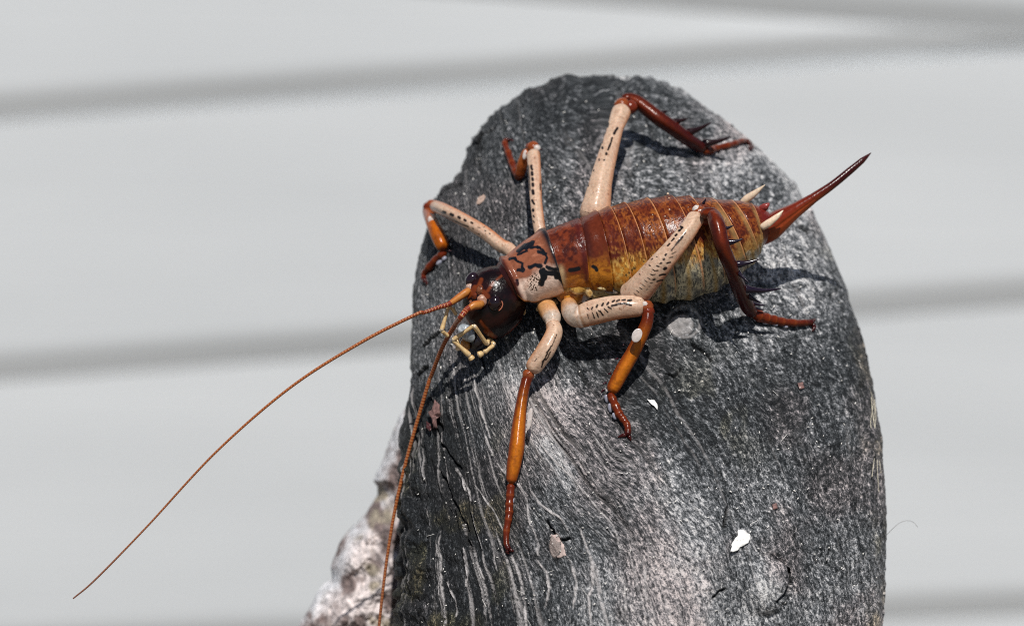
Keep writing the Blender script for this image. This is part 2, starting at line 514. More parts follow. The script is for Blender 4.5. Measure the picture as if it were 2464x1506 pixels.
# weathering: silver-grey lobe and shoulders with sheen painted in, dark lower left
weather_sheen = .46 + .5 * (fbm(np.stack([U * .004, V * .004, 0 * U + 2], -1), 3) - .5)
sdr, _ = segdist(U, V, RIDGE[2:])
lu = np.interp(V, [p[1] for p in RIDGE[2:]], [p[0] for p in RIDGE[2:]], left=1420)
weather_sheen += .21 * np.exp(-((lu - 130 - U) / 190)**2) * sstep(850, 950, V) * (U < lu + 10) * sstep(10, -60, U - lu)
weather_sheen += .12 * np.exp(-(((U - 1260) / 90)**2 + ((V - 960) / 90)**2))
weather_sheen += .20 * np.exp(-(((U - 1790) / 70)**2 + ((V - 360) / 80)**2))
weather_sheen += .27 * np.exp(-(((U - 1900) / 130)**2 + ((V - 640) / 150)**2))
weather_sheen += .20 * np.exp(-(((U - 1720) / 140)**2 + ((V - 400) / 110)**2)) + .22 * sstep(45, 0, np.abs(U - np.interp(V, _RV, _RU)) + 0 * U) * (V < 520)
weather_sheen -= .31 * sstep(1300, 1050, U - (V - 1100) * .25) * sstep(880, 1000, V)
weather_sheen -= .10 * sstep(1260, 1100, U) * sstep(900, 300, V)
weather_sheen += .35 * np.exp(-(((U - 1845) / 40)**2 + ((V - 1420) / 42)**2)) + .25 * np.exp(-(((U - 1790) / 40)**2 + ((V - 1490) / 45)**2))
weather_sheen -= .10 * np.exp(-(((U - 1750) / 150)**2 + ((V - 1000) / 120)**2))
weather_sheen += .10 * sstep(1700, 1850, U) * sstep(900, 1050, V) + .13 * np.exp(-((U - 1290 - (V - 960) * .55) / 70)**2) * sstep(880, 960, V) * sstep(1300, 1150, V)
weather_sheen += .12 * sstep(1300, 1450, U) * sstep(1250, 1400, V) * sstep(1800, 1650, U)
moss = sstep(.52, .7, fbm(np.stack([U * .02, V * .012, 0 * U + 5], -1), 4)) * (sstep(1350, 1050, U) * sstep(1000, 1150, V) + .45 * np.exp(-(((U - 1690) / 110)**2 + ((V - 1010) / 110)**2)) + .4 * sstep(60, 10, np.interp(V, _RV, _RU) - U) * sstep(560, 700, V))
brown = sstep(.45, .7, fbm(np.stack([U * .009, V * .006, 0 * U + 9], -1), 4))
# pale ring scar
rr = np.hypot((U - 1638) / 1.15, V - 782) + (wn_ - .5) * 12
scar = .8 * sstep(29, 23, rr) * (.35 + .65 * fine_) + .5 * np.exp(-((np.hypot((U - 1646) / 1.1, V - 775) - 36) / 3)**2)
streak = np.maximum(streak, scar * .75)
chipm = sstep(1.1, .8, ((U - 1337) / 16)**2 + ((V - 1312) / 30)**2 + (wn_ - .5) * .8)
# normals and relief
def grid_normals(W):
    du = np.gradient(W, axis=1); dv = np.gradient(W, axis=0)
    n = np.cross(du, dv); L = np.linalg.norm(n, axis=2)[..., None]
    return -n / (L + 1e-9)
NN = grid_normals(W)
facing = (NN * (CAM - W)).sum(-1)
NN = np.where((facing * np.where(frontm > 0, 1, -1))[..., None] < 0, -NN, NN)
edge_rough = sstep(340, 200, V) + .8 * sstep(1150, 1020, U) * sstep(700, 300, V)
relief = (fbm(np.stack([U * .03, V * .022, 0 * U], -1), 4) - .5) * (.08 + .22 * edge_rough)
relief += (fbm(g3(7, 1.2, 6.), 4, .55) - .5) * .09
relief += (fbm(g3(18, 9, 6.), 3, .6) - .5) * .045
relief += -.09 * crack - .06 * groove + .018 * streak + .03 * chipm
left_rough = sstep(1120, 1000, U) * sstep(950, 1150, V)
relief += left_rough * (fbm(np.stack([U * .05, V * .03, 0 * U + 3], -1), 4) - .5) * .22
W2 = W + NN * (relief * np.where(frontm > 0, 1, .6))[..., None]
# foot of the post down to the ground
last = W2[-1]
foot = []
for k, zt in enumerate(np.linspace(last[:, 2].mean(), -3, 30)[1:]):
    q = last.copy(); t = (k + 1) / 29
    q[:, 2] = last[:, 2] * (1 - t) + zt * t if t < 1 else zt
    c = last.mean(0)
    q[:, :2] = c[:2] + (last[:, :2] - c[:2]) * (1 + .12 * t) + .25 * np.sin(t * 9)
    foot.append(q)
top = W2[:1].mean(1, keepdims=True) * np.ones_like(W2[:1])
W3 = np.concatenate([top, W2, np.stack(foot)])
def ext(a):
    return np.concatenate([a[:1], a, np.repeat(a[-1:], 29, 0)])
footB = np.concatenate([Bc[:1], Bc, Bc[-1:] + (np.linspace(0, 85, 30)[1:])[:, None]])

def wood_mat():
    m, nt, b = newmat('weathered_wood')
    L = nt.links.new
    at = add(nt, 'ShaderNodeAttribute', _attribute_name='grain')
    mk = add(nt, 'ShaderNodeAttribute', _attribute_name='marks')      # streak, crack/groove, weathering with painted sheen
    mk2 = add(nt, 'ShaderNodeAttribute', _attribute_name='tints')     # moss, brown, chip
    s1 = add(nt, 'ShaderNodeSeparateXYZ'); L(mk.outputs['Vector'], s1.inputs[0])
    s2 = add(nt, 'ShaderNodeSeparateXYZ'); L(mk2.outputs['Vector'], s2.inputs[0])
    def noise(sx, sy, scale, det, rough):
        mp = add(nt, 'ShaderNodeMapping'); mp.inputs['Scale'].default_value = (sx, sy, 1)
        L(at.outputs['Vector'], mp.inputs['Vector'])
        n = add(nt, 'ShaderNodeTexNoise', Scale=scale, Detail=det, Roughness=rough)
        L(mp.outputs[0], n.inputs['Vector'])
        return n.outputs['Fac']
    def math_(op, a, b2):
        n = add(nt, 'ShaderNodeMath', _operation=op)
        for i, x in enumerate((a, b2)):
            if isinstance(x, (int, float)): n.inputs[i].default_value = x
            else: L(x, n.inputs[i])
        return n.outputs[0]
    def mixc(f, a, c):
        n = add(nt, 'ShaderNodeMix', _data_type='RGBA')
        if isinstance(f, (int, float)): n.inputs[0].default_value = f
        else: L(f, n.inputs[0])
        for i, x in ((6, a), (7, c)):
            if isinstance(x, tuple): n.inputs[i].default_value = x
            else: L(x, n.inputs[i])
        return n.outputs[2]
    fine = noise(1, .5, 26, 4, .7)
    mid = noise(2.2, .22, 6, 4, .6)
    salt = noise(1, .7, 62, 2, .6)
    val = math_('ADD', math_('MULTIPLY', math_('SUBTRACT', fine, .5), 1.25), .50)
    val = math_('ADD', val, math_('MULTIPLY', math_('SUBTRACT', salt, .5), .55))
    val = math_('ADD', val, math_('MULTIPLY', math_('SUBTRACT', mid, .5), .45))
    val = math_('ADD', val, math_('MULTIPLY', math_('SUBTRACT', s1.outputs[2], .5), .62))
    fleck = noise(1.3, .22, 24, 3, .6)
    fk = add(nt, 'ShaderNodeMapRange'); L(fleck, fk.inputs['Value'])
    for nm, x in (('From Min', .56), ('From Max', .70), ('To Min', 0), ('To Max', .13)): fk.inputs[nm].default_value = x
    val = math_('ADD', val, fk.outputs[0])
    cr = add(nt, 'ShaderNodeValToRGB'); L(val, cr.inputs['Fac'])
    e = cr.color_ramp.elements
    e[0].position = .34; e[0].color = (.006, .0075, .009, 1)
    e[1].position = .84; e[1].color = (.62, .61, .60, 1)
    for p, c in ((.46, (.030, .034, .037, 1)), (.56, (.078, .083, .088, 1)), (.68, (.225, .23, .24, 1))):
        x = e.new(p); x.color = c
    col = cr.outputs[0]
    tint = mixc(math_('MULTIPLY', s2.outputs[1], .55), (1, 1, 1, 1), (1.05, .86, .82, 1))
    mu = add(nt, 'ShaderNodeMix', _data_type='RGBA', _blend_type='MULTIPLY'); mu.inputs[0].default_value = 1
    L(col, mu.inputs[6]); L(tint, mu.inputs[7]); col = mu.outputs[2]
    mossc = add(nt, 'ShaderNodeMix', _data_type='RGBA', _blend_type='MULTIPLY')
    L(math_('MULTIPLY', s2.outputs[0], .9), mossc.inputs[0]); L(col, mossc.inputs[6]); mossc.inputs[7].default_value = (2.3, 2.0, 1.15, 1)
    col = mossc.outputs[2]
    col = mixc(math_('MULTIPLY', s1.outputs[0], .95), col, (.52, .49, .48, 1))
    col = mixc(math_('MULTIPLY', s2.outputs[2], .7), col, (.36, .29, .26, 1))
    col = mixc(s1.outputs[1], col, (.004, .004, .004, 1))
    L(col, b.inputs['Base Color'])
    b.inputs['Roughness'].default_value = .62
    b.inputs['Specular IOR Level'].default_value = .245
    bp = add(nt, 'ShaderNodeBump', Strength=.8, Distance=.05); L(val, bp.inputs['Height'])
    L(bp.outputs[0], b.inputs['Normal'])
    return m
M_WOOD = wood_mat()
stump = empty('driftwood_stump', (0, 2.0, 0))
tag(stump, 'weathered grey wooden stump with rounded top the insect stands on', 'stump')
mb = MB(); mb.grid(W3, (.1, .1, .1), close=True, flip=False)
NV = W3.shape[0] * W3.shape[1]
attrs = {'grain': np.stack([ext(A), footB, ext(Z) * .3], -1).reshape(NV, 3),
         'marks': np.stack([ext(streak), ext(np.clip(crack + .8 * groove, 0, 1)), ext(weather_sheen)], -1).reshape(NV, 3),
         'tints': np.stack([ext(moss), ext(brown), ext(chipm)], -1).reshape(NV, 3)}
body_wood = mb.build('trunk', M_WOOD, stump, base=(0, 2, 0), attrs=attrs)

# pale torn wood low on the left, farther back
_v2 = np.array([985,1000,1036,1092,1120,1140,1155,1170,1193,1241,1305,1340,1365,1402,1413,1425,1460,1506,1700,1900], float)
_u2 = np.array([975,962,941,926,915,903,897,908,911,880,818,800,795,799,790,768,745,716,640,600], float)
def torn_wood():
    r2 = np.linspace(985, 1860, 330); t2 = np.linspace(0, 1, 150)
    u0 = np.interp(r2, _v2, _u2); u1 = np.full_like(r2, 1120.0)
    Ug = u0[:, None] + (u1 - u0)[:, None] * (t2[None]**1.4)
    Vg = np.repeat(r2[:, None], 150, 1)
    base = np.interp(r2, [985, 1150, 1300, 1500, 1900], [-3.6, -3.4, -3.1, -2.7, -2.2])
    x = (Ug - u0[:, None]) * S
    Zg = base[:, None] - 1.7 + 1.25 * np.sqrt(np.clip(1 - (1 - np.clip(x / 1.0, 0, 1))**2, 0, 1)) - .12 * x
    n1 = fbm(np.stack([Ug * .018, Vg * .014, 0 * Ug], -1), 5, .55) - .5
    Zg = Zg + n1 * 1.0 * sstep(0, .25, x)
    Wg = P(Ug + n1 * 20, Vg + n1 * 12, Zg)
    back = Wg[:, ::-1] - BACK * 1.8
    ring = np.concatenate([Wg, back], 1)
    a = fbm(np.stack([Ug * .03, Vg * .02, 0 * Ug + 4], -1), 4)
    colg = mix((.72, .64, .62), (.20, .15, .14), sstep(.38, .64, a))
    colg = mix(colg, np.array([.75, .77, .80]), sstep(60, 5, Ug - u0[:, None]) * sstep(.62, .42, a) * .8)
    colg = mix(colg, np.array([.34, .29, .22]), sstep(.6, .75, fbm(np.stack([Ug * .02, Vg * .02, 0 * Ug + 8], -1), 3)))
    ringc = np.concatenate([colg, colg[:, ::-1]], 1)
    mb = MB(); mb.grid(ring, ringc, close=True)
    m, nt, b = newmat('torn_wood_fibre')
    at = add(nt, 'ShaderNodeAttribute', _attribute_name='Col')
    tc = add(nt, 'ShaderNodeTexCoord')
    no = add(nt, 'ShaderNodeTexNoise', Scale=9.0, Detail=6.0, Roughness=.7); nt.links.new(tc.outputs['Object'], no.inputs['Vector'])
    mr = add(nt, 'ShaderNodeMapRange'); mr.inputs['From Min'].default_value = .3; mr.inputs['From Max'].default_value = .7
    mr.inputs['To Min'].default_value = .35; mr.inputs['To Max'].default_value = 1.35
    nt.links.new(no.outputs['Fac'], mr.inputs['Value'])
    mx = add(nt, 'ShaderNodeMix', _data_type='RGBA', _blend_type='MULTIPLY'); mx.inputs[0].default_value = 1
    nt.links.new(at.outputs['Color'], mx.inputs[6]); nt.links.new(mr.outputs[0], mx.inputs[7])
    nt.links.new(mx.outputs[2], b.inputs['Base Color']); b.inputs['Roughness'].default_value = .85
    bp = add(nt, 'ShaderNodeBump', Strength=.7, Distance=.08); nt.links.new(no.outputs['Fac'], bp.inputs['Height']); nt.links.new(bp.outputs[0], b.inputs['Normal'])
    o = mb.build('torn_edge', m, stump)
    o['label'] = 'pale torn wood along the lower left side'
torn_wood()

# ------------------------------------------------------------------ the insect
BZ0 = float(surf(1240, 730)) + .56          # axis depth at the pronotum
BZ1 = float(surf(1800, 640)) + .74          # axis depth at the tail
def bz(u):
    return BZ0 + (BZ1 - BZ0) * (np.asarray(u, float) - 1240) / (1800 - 1240)
print('body depth', BZ0, BZ1, 'surf', surf(1700, 620), surf(1500, 650))
weta_base = P(1520, 700, float(surf(1520, 700)))
weta = empty('weta', weta_base)
tag(weta, 'brown and cream wingless cricket with long ovipositor standing on the weathered stump', 'insect')

# --- trunk of the body: one loft from neck to tail, with stepped back plates
axis = np.array([  # u, v, r
 (1212,692,50),(1228,684,64),(1262,668,70),(1300,648,78),(1332,634,84),(1366,628,92),(1400,622,99),(1440,618,107),
 (1490,612,116),(1535,607,121),(1590,600,125),(1650,592,124),(1705,579,112),(1755,563,93),(1795,549,72),(1822,544,54),(1842,543,41),(1856,543,26)], float)
nt_ = 640
tt = np.linspace(0, 1, nt_)
cl = np.concatenate([[0], np.cumsum(np.hypot(np.diff(axis[:, 0]), np.diff(axis[:, 1])))]); cl /= cl[-1]
def smooth_interp(x, xp, fp):
    y = np.interp(x, xp, fp); k = np.hanning(31); k /= k.sum()
    yp = np.pad(y, 15, mode='reflect', reflect_type='odd'); return np.convolve(yp, k, 'valid')
au = smooth_interp(tt, cl, axis[:, 0]); av = smooth_interp(tt, cl, axis[:, 1]); ar = smooth_interp(tt, cl, axis[:, 2])
ac = P(au, av, bz(au))
Tt = np.gradient(ac, axis=0); Tt /= np.linalg.norm(Tt, axis=1)[:, None]
Dd = .10 * RIGHT + .53 * UP + .84 * BACK
Dd = Dd - (Tt @ Dd)[:, None] * Tt; Dd /= np.linalg.norm(Dd, axis=1)[:, None]
Ll = np.cross(Dd, Tt); Ll /= np.linalg.norm(Ll, axis=1)[:, None]
if (Ll[nt_ // 2] @ UP) > 0: Ll = -Ll        # side that faces the viewer (down in the picture)
mphi = 360
phi = np.arange(mphi) / mphi * 2 * np.pi
# segment borders in u
seg_u = np.array([1228, 1334, 1404, 1452, 1490, 1530, 1587, 1650, 1698, 1752, 1790, 1820, 1850], float)
seg_i = np.clip(np.searchsorted(seg_u, au, side='right') - 1, 0, len(seg_u) - 2)
loc = np.clip((au - seg_u[seg_i]) / (seg_u[seg_i + 1] - seg_u[seg_i]), 0, 1)
PH, LOC = np.meshgrid(phi, loc); _, SEG = np.meshgrid(phi, seg_i); _, AU = np.meshgrid(phi, au); _, AR = np.meshgrid(phi, ar)
phs = (PH + np.pi) % (2 * np.pi) - np.pi     # -pi..pi, 0 = back
aph = np.abs(phs)
# back edges of the plates bow toward the tail on the flanks
step = .042 * LOC**1.5 * (SEG >= 2) - .035 * np.exp(-(LOC / .06)**2) * (SEG >= 2)
step = step * np.where(SEG >= 11, .6, 1.0)
prof = 1 + step * sstep(R(150), R(110), aph)
# flat, folded belly side
prof *= 1 - .10 * sstep(R(110), R(175), aph)
fold = np.sin(aph * 26 + 3 * fbm(np.stack([AU * .02, phs * 2, 0 * AU], -1), 2)) * .010 * sstep(R(75), R(95), phs) * (AU > 1480)
scal = (.055 * np.sin(np.clip(LOC, 0, 1) * np.pi) - .02) * sstep(R(85), R(115), aph) * (SEG >= 4) * (SEG <= 10)
long_fold = .014 * np.sin(LOC * 2 * np.pi * 2) * sstep(R(62), R(88), aph) * (SEG >= 5) * (SEG <= 10)
prof = prof + fold * .35 + scal * 1.3 + long_fold
# pronotum shield: proud at both rims, cut off low on the flanks
pron = (AU > 1228) & (AU < 1334)
lower = R(99) - R(26) * np.abs((AU - 1288) / 52)**3.2
prof = np.where(pron, prof * (1.03 + .07 * np.exp(-((AU - 1234) / 6)**2) - .03 * np.exp(-((AU - 1246) / 5)**2) + .06 * np.exp(-((AU - 1330) / 7)**2)), prof)
prof = np.where(pron & (aph > lower), prof * .80, prof)
mes = (AU >= 1334) & (AU < 1404)
lowm = R(78)
prof = np.where(mes, prof * np.where(aph > lowm, .86, .985), prof)
metn = (AU >= 1404) & (AU < 1452)
prof = np.where(metn, prof * np.where(aph > R(82), .88, .985 + .02 * LOC), prof)
prof = np.where((AU >= 1452) & (AU < 1492) & (aph > R(88)), prof * .93, prof)
dent = (fbm(np.stack([AU * .05, phs * 3, 0 * AU + 2], -1), 3) - .5)
prof = prof + dent * .006 + (AU < 1452) * (AU > 1334) * dent * .03
rad = AR * S * prof * (DIST - bz(AU)) / DIST
pts = ac[:, None] + (np.cos(phs)[..., None] * Dd[:, None] * .97 + np.sin(phs)[..., None] * Ll[:, None]) * rad[..., None]
# bow: back rims reach further along the flanks
pts = pts + Tt[:, None] * (np.sin(phs) * rad * .14 * sstep(1400, 1520, AU) * sstep(1860, 1800, AU))[..., None]
bu, bv, bzz = project(pts)
# --- colour
n1 = fbm(np.stack([AU * .06, phs * 5, 0 * AU], -1), 4, .6)
n2 = fbm(np.stack([AU * .28, phs * 16, 0 * AU + 3], -1), 3, .6)
n3 = fbm(np.stack([AU * .62, phs * 20, 0 * AU + 5], -1), 2)
dorsal = mix((.115, .021, .006), (.25, .072, .012), sstep(.42, .74, .55 * n1 + .45 * n2))
dorsal = mix(dorsal, np.array([.055, .009, .004]), sstep(.55, .40, n2) * .8)
dorsal = mix(dorsal, np.array([.085, .012, .007]), sstep(1560, 1380, AU) * .7)
amber = mix((.50, .21, .028), (.62, .38, .10), sstep(.4, .65, n2))
amber = mix(amber, np.array([.045, .02, .008]), sstep(.50, .60, n3) * sstep(.42, .58, n2) * .9 * (AU > 1470))
amber = mix(amber, np.array([.25, .14, .05]), sstep(1670, 1740, AU) * .7)
cream = mix((.50, .45, .31), (.36, .34, .26), sstep(.4, .6, n1))
cream = mix(cream, np.array([.045, .047, .045]), sstep(.46, .56, n3) * .85 * sstep(.36, .50, n2))
cream = mix(cream, np.array([.10, .10, .10]), sstep(.5, .75, LOC) * sstep(.35, .6, n1) * .55)
cream = mix(cream, np.array([.40, .24, .05]), np.exp(-((LOC - .5) / .09)**2) * .6)
wig = (n1 - .5) * R(38)
k1 = sstep(R(24), R(54), phs - R(16) * sstep(1680, 1740, AU) + wig * .7 + R(22) * (n2 - .5)); k2 = sstep(R(44), R(62), phs + wig + np.where(AU < 1540, -R(34), R(4)) - R(26) * sstep(1680, 1740, AU))
k1b = sstep(R(50), R(80), -phs + wig); k2b = sstep(R(80), R(100), -phs + wig)
colb = mix(mix(dorsal, amber, np.maximum(k1, k1b)), cream, np.maximum(k2, k2b))
# tail segments: olive-tan bands
band = np.exp(-((LOC - .86) / .13)**2) * (SEG >= 8) * (SEG <= 10)
colb = mix(colb, np.array([.30, .19, .07]), band * .55 * sstep(R(-40), R(5), phs))
# pale line at each rim
rim = np.exp(-((LOC - .975) / .03)**2) * (SEG >= 3) * (SEG <= 10)
colb = mix(colb, np.array([.50, .22, .09]), rim * .8 * sstep(R(100), R(70), aph))
colb = mix(colb, np.array([.03, .008, .005]), np.exp(-((LOC - .03) / .05)**2) * (SEG >= 3) * .35 * sstep(R(80), R(40), aph))
colb = mix(colb, np.array([.12, .012, .008]), sstep(1815, 1832, AU))
# thorax plates
n1t = fbm(np.stack([AU * .09, phs * 8, 0 * AU + 7], -1), 5, .6)
mesc = mix((.15, .028, .009), (.045, .008, .005), sstep(.35, .7, n1t))
mesc = mix(mesc, np.array([.44, .15, .018]), sstep(R(46), R(74), phs + (n1t - .5) * R(40)))
mesc = mix(mesc, np.array([.50, .36, .20]), np.exp(-((AU - 1340) / 7)**2) * sstep(R(30), R(45), phs) * .9)
mesc = mix(mesc, np.array([.06, .008, .006]), np.exp(-((AU - 1396) / 7)**2) * .9 * sstep(R(80), R(60), aph))
colb = np.where((mes & (aph < R(95)))[..., None], mesc, colb)
metc = mix((.10, .018, .006), mix((.46, .17, .016), (.20, .055, .008), sstep(.45, .68, n1t)), sstep(R(22), R(56), phs + (n1t - .5) * R(60)))
metc = mix(metc, np.array([.05, .01, .006]), np.exp(-((AU - 1410) / 9)**2) * sstep(R(45), R(20), aph))
colb = np.where((metn & (aph < R(110)))[..., None], metc, colb)
pleura = mix((.52, .30, .07), (.62, .50, .30), sstep(.4, .65, n1))
colb = np.where(((AU < 1490) & (aph > np.where(mes, R(80), np.where(metn, R(84), R(92)))) & ~(pron & (aph < lower)))[..., None], pleura, colb)
colb = np.where((AU <= 1229)[..., None], np.array([.03, .006, .005]), colb)
# pronotum
pc = mix((.225, .075, .038), (.72, .54, .44), sstep(R(20), R(40), phs + (n1 - .5) * .4))
pc = mix(pc, np.array([.40, .17, .10]), sstep(.55, .7, n1) * .4)
BLK = np.array([.006, .007, .010])
def marks(colarr, u, v, front, items, conv, black=BLK, soft=1.7):
    for pts, w in items:
        pp = [conv(*p) for p in pts]
        d, _ = segdist(u, v, pp)
        colarr = mix(colarr, black, sstep(w + soft, w - soft * .6, d) * (front > 0))
    return colarr
fr = np.ones_like(bu)
nrm = np.cos(phs - R(30))
w1 = .185
jit = (fbm(np.stack([bu * .09, bv * .09, 0 * bu], -1), 3) - .5) * 9
pm = [([(980,355),(1020,355),(1050,390),(1090,410),(1085,450),(1105,475)], 16*w1), ([(1050,470),(1105,470)], 16*w1),
      ([(1160,442),(1215,425),(1268,432)], 26*w1), ([(1175,250),(1240,245),(1290,270),(1310,300)], 18*w1), ([(1250,295),(1310,310)], 26*w1),
      ([(1325,310),(1330,350),(1305,410)], 18*w1), ([(1060,285),(1120,235),(1190,215)], 28*w1), ([(1130,260),(1190,205)], 26*w1), ([(1050,322),(1140,285)], 14*w1),
      ([(1285,480),(1300,545),(1275,600)], 40*w1), ([(1320,500),(1400,500),(1450,545),(1485,580)], 38*w1), ([(1330,445),(1400,455),(1450,470)], 26*w1),
      ([(1040,615),(1045,565)], 20*w1), ([(920,470),(990,560),(1020,600)], 14*w1), ([(870,390),(920,440)], 12*w1)]
pc = marks(pc, bu + jit, bv - jit, nrm, pm, c1)
spk = vnoise(np.stack([bu * .42, bv * .42, 0 * bu], -1))
pu, pv = c1(1205, 590)
pc = mix(pc, np.array([.035, .018, .008]), sstep(.55, .66, spk) * sstep(1.1, .75, np.hypot((bu - pu) / 17, (bv - pv) / 25)) * (nrm > 0))
pc = mix(pc, np.array([.07, .014, .008]), np.exp(-((AU - 1231) / 7.5)**2) * sstep(R(88), R(62), aph))
pc = mix(pc, BLK, np.exp(-((AU - 1331) / 4.5)**2) * sstep(R(92), R(70), aph))
pc = mix(pc, np.array([.45, .17, .05]), sstep(R(10), R(3), lower - aph))
colb = np.where((pron & (aph <= lower))[..., None], pc, colb)
bm = [([(1555,470),(1600,465),(1635,455)], 5), ([(1775,435),(1800,450),(1810,470)], 4.2)]
colb = marks(colb, bu, bv, nrm, bm, c1)
body = MB()
body.grid(pts, colb, close=True, flip=True)

# --- head: a broad egg, face down to the lower left
HC = (1188, 725); HZ = float(bz(1183)) - .02
ha = R(14)
def head_pt(x, y, w):
    """head axes: y toward the mouth, x across the face, w out of it (unit sphere) -> u, v, z"""
    gx = 79 * x * (1 - .10 * sstep(.2, 1, y)); gy = y * np.where(y > 0, 96, 86)
    u = HC[0] + gx * math.cos(ha) - gy * math.sin(ha)
    v = HC[1] + gx * math.sin(ha) + gy * math.cos(ha)
    return u, v, HZ + w * 72 * S
thh = np.linspace(.01, math.pi - .01, 190)[:, None]; phh = np.arange(260)[None] / 260 * 2 * np.pi
hx = np.sin(thh) * np.cos(phh); hy = np.sin(thh) * np.sin(phh); hw_ = np.cos(thh) + 0 * phh
bulge = 1 + .03 * np.exp(-(((hx - .05) / .4)**2 + ((hy - .55) / .25)**2)) - .05 * np.exp(-(((hx + .30) / .22)**2 + ((hy - .05) / .25)**2)) + .012 * (fbm(np.stack([hx * 4, hy * 4, hw_ * 4], -1), 3) - .5)
hu, hv, hz = head_pt(hx * bulge, hy * bulge, hw_ * bulge)
hn = fbm(np.stack([hx * 3, hy * 3, hw_ * 3], -1), 4)
hc = mix((.005, .002, .002), (.016, .0035, .003), sstep(.4, .65, hn))
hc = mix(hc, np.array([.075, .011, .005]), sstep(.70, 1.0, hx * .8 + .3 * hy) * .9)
orange = np.array([.15, .030, .007])
for ptl, w in (([(700,560),(680,610),(650,650)], 4.5), ([(760,670),(790,630),(815,590)], 3.5), ([(640,640),(600,690),(560,720)], 7), ([(720,680),(760,720)], 6),
               ([(690,960),(720,1000),(800,1080)], 3.5), ([(740,1060),(830,1110)], 5), ([(850,560),(900,520)], 2.5), ([(540,930),(600,990),(660,1010)], 2.5)):
    d, _ = segdist(hu, hv, [c1(*p) for p in ptl])
    hc = mix(hc, orange, sstep(w + 2.5, w - 2.5, d) * .85 * (hw_ > 0) * sstep(.25, .5, hn + .12))
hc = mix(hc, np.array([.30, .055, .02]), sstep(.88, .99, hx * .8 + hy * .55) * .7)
body.grid(P(hu, hv, hz), hc, close=True, flip=True)
# pale sockets of the feelers and the ridge between them
def hsurf(u, v):
    x = (u - HC[0]) * math.cos(ha) + (v - HC[1]) * math.sin(ha); y = -(u - HC[0]) * math.sin(ha) + (v - HC[1]) * math.cos(ha)
    y = y / np.where(y > 0, 96, 86); x = x / 79
    return HZ + 72 * S * np.sqrt(np.clip(1 - x * x - y * y, 0.0, 1))
for (px, py), (a, b_), an, cc in (((710,765), (12, 15), -20, (.34, .18, .12)), ((590,640), (10, 11), 0, (.36, .24, .19)), ((690,665), (9, 14), 20, (.16, .055, .025)), ((640,720), (8, 10), 30, (.11, .022, .007)),
                                  ((600,775), (5, 7), 0, (.14, .04, .015)), ((700,640), (6, 9), -30, (.12, .03, .012))):
    u_, v_ = c1(px, py); ball(body, u_, v_, float(hsurf(u_, v_)) - .04, a, b_, 9, cc, an, bump=.5)
# soft amber side plates and membranes where the legs join
def flank(u, v):
    c_ = np.interp(u, axis[:, 0], axis[:, 1]); r_ = np.interp(u, axis[:, 0], axis[:, 2])
    q = np.clip((v - c_) / r_, -.95, .95)
    return float(bz(u) + r_ * S * math.sqrt(1 - q * q) * .86 - .05)
def plate_col(c0, c1_):
    def f(x, y, w, u, v):
        k = fbm(np.stack([u * .09, v * .09, w], -1), 4, .6)
        c = mix(c0, c1_, sstep(.38, .62, k))
        e = sstep(.75, .98, np.hypot(x, y))
        c = mix(c, np.array([.66, .55, .38]), e * .45)
        return mix(c, np.array([.14, .05, .015]), sstep(.64, .74, vnoise(np.stack([u * .2, v * .2, w * 3], -1))) * .7)
    return f
for (px, py), a, b_, rz, an, c0, c9, dz_ in (
        ((1560,690), 30, 27, 17, 15, (.50,.22,.03), (.40,.13,.015), .00), ((1655,610), 26, 19, 12, -18, (.56,.35,.09), (.46,.24,.05), .02), ((1810,670), 32, 17, 13, 5, (.55,.36,.12), (.42,.30,.12), .02),
        ((1640,740), 13, 20, 11, 25, (.30,.13,.03), (.48,.24,.06), .07), ((1700,725), 9, 17, 10, 5, (.44,.40,.36), (.36,.31,.28), .09), ((1735,660), 8, 17, 9, -8, (.58,.42,.20), (.5,.3,.1), .09),
        ((1450,718), 7, 7, 8, 0, (.60,.40,.22), (.5,.3,.1), .0), ((1900,700), 26, 12, 11, 12, (.60,.52,.32), (.5,.4,.2), .02), ((1920,640), 26, 11, 9, 22, (.10,.085,.08), (.28,.22,.17), .06),
        ((1510,610), 13, 18, 10, 5, (.56,.33,.09), (.45,.2,.04), .0), ((1640,800), 12, 8, 9, 0, (.42,.22,.05), (.5,.33,.12), .0), ((1860,640), 11, 6, 7, 10, (.62,.5,.28), (.5,.36,.15), .12),
        ((1105,860), 5, 9, 6, -10, (.55,.42,.28), (.5,.3,.1), .0), ((1330,812), 24, 9, 9, -22, (.45,.2,.05), (.55,.33,.12), -.02)):
    u_, v_ = c1(px, py); ball(body, u_, v_, flank(u_, v_) + dz_ - .05, a * 1.2, b_ * 1.2, rz, c0, an, bump=.2, m=40, n=28, colf=plate_col(c0, c9))
# scattered droplets / grains on the back
for (px, py), r_ in (((1090,210), 3.2), ((1100,250), 2.2), ((1105,350), 2.4), ((1065,410), 2), ((955,395), 1.6), ((620,340), 1.6), ((1270,330), 1.4)):
    u_, v_ = c2(px, py); q_ = ((v_ - 590) / 120); ball(body, u_, v_, float(bz(u_)) + .80 * math.sqrt(max(.05, 1 - q_ * q_)), r_, r_, r_, (.55, .42, .3), m=10, n=8)
body.build('body', M_BODY, weta)

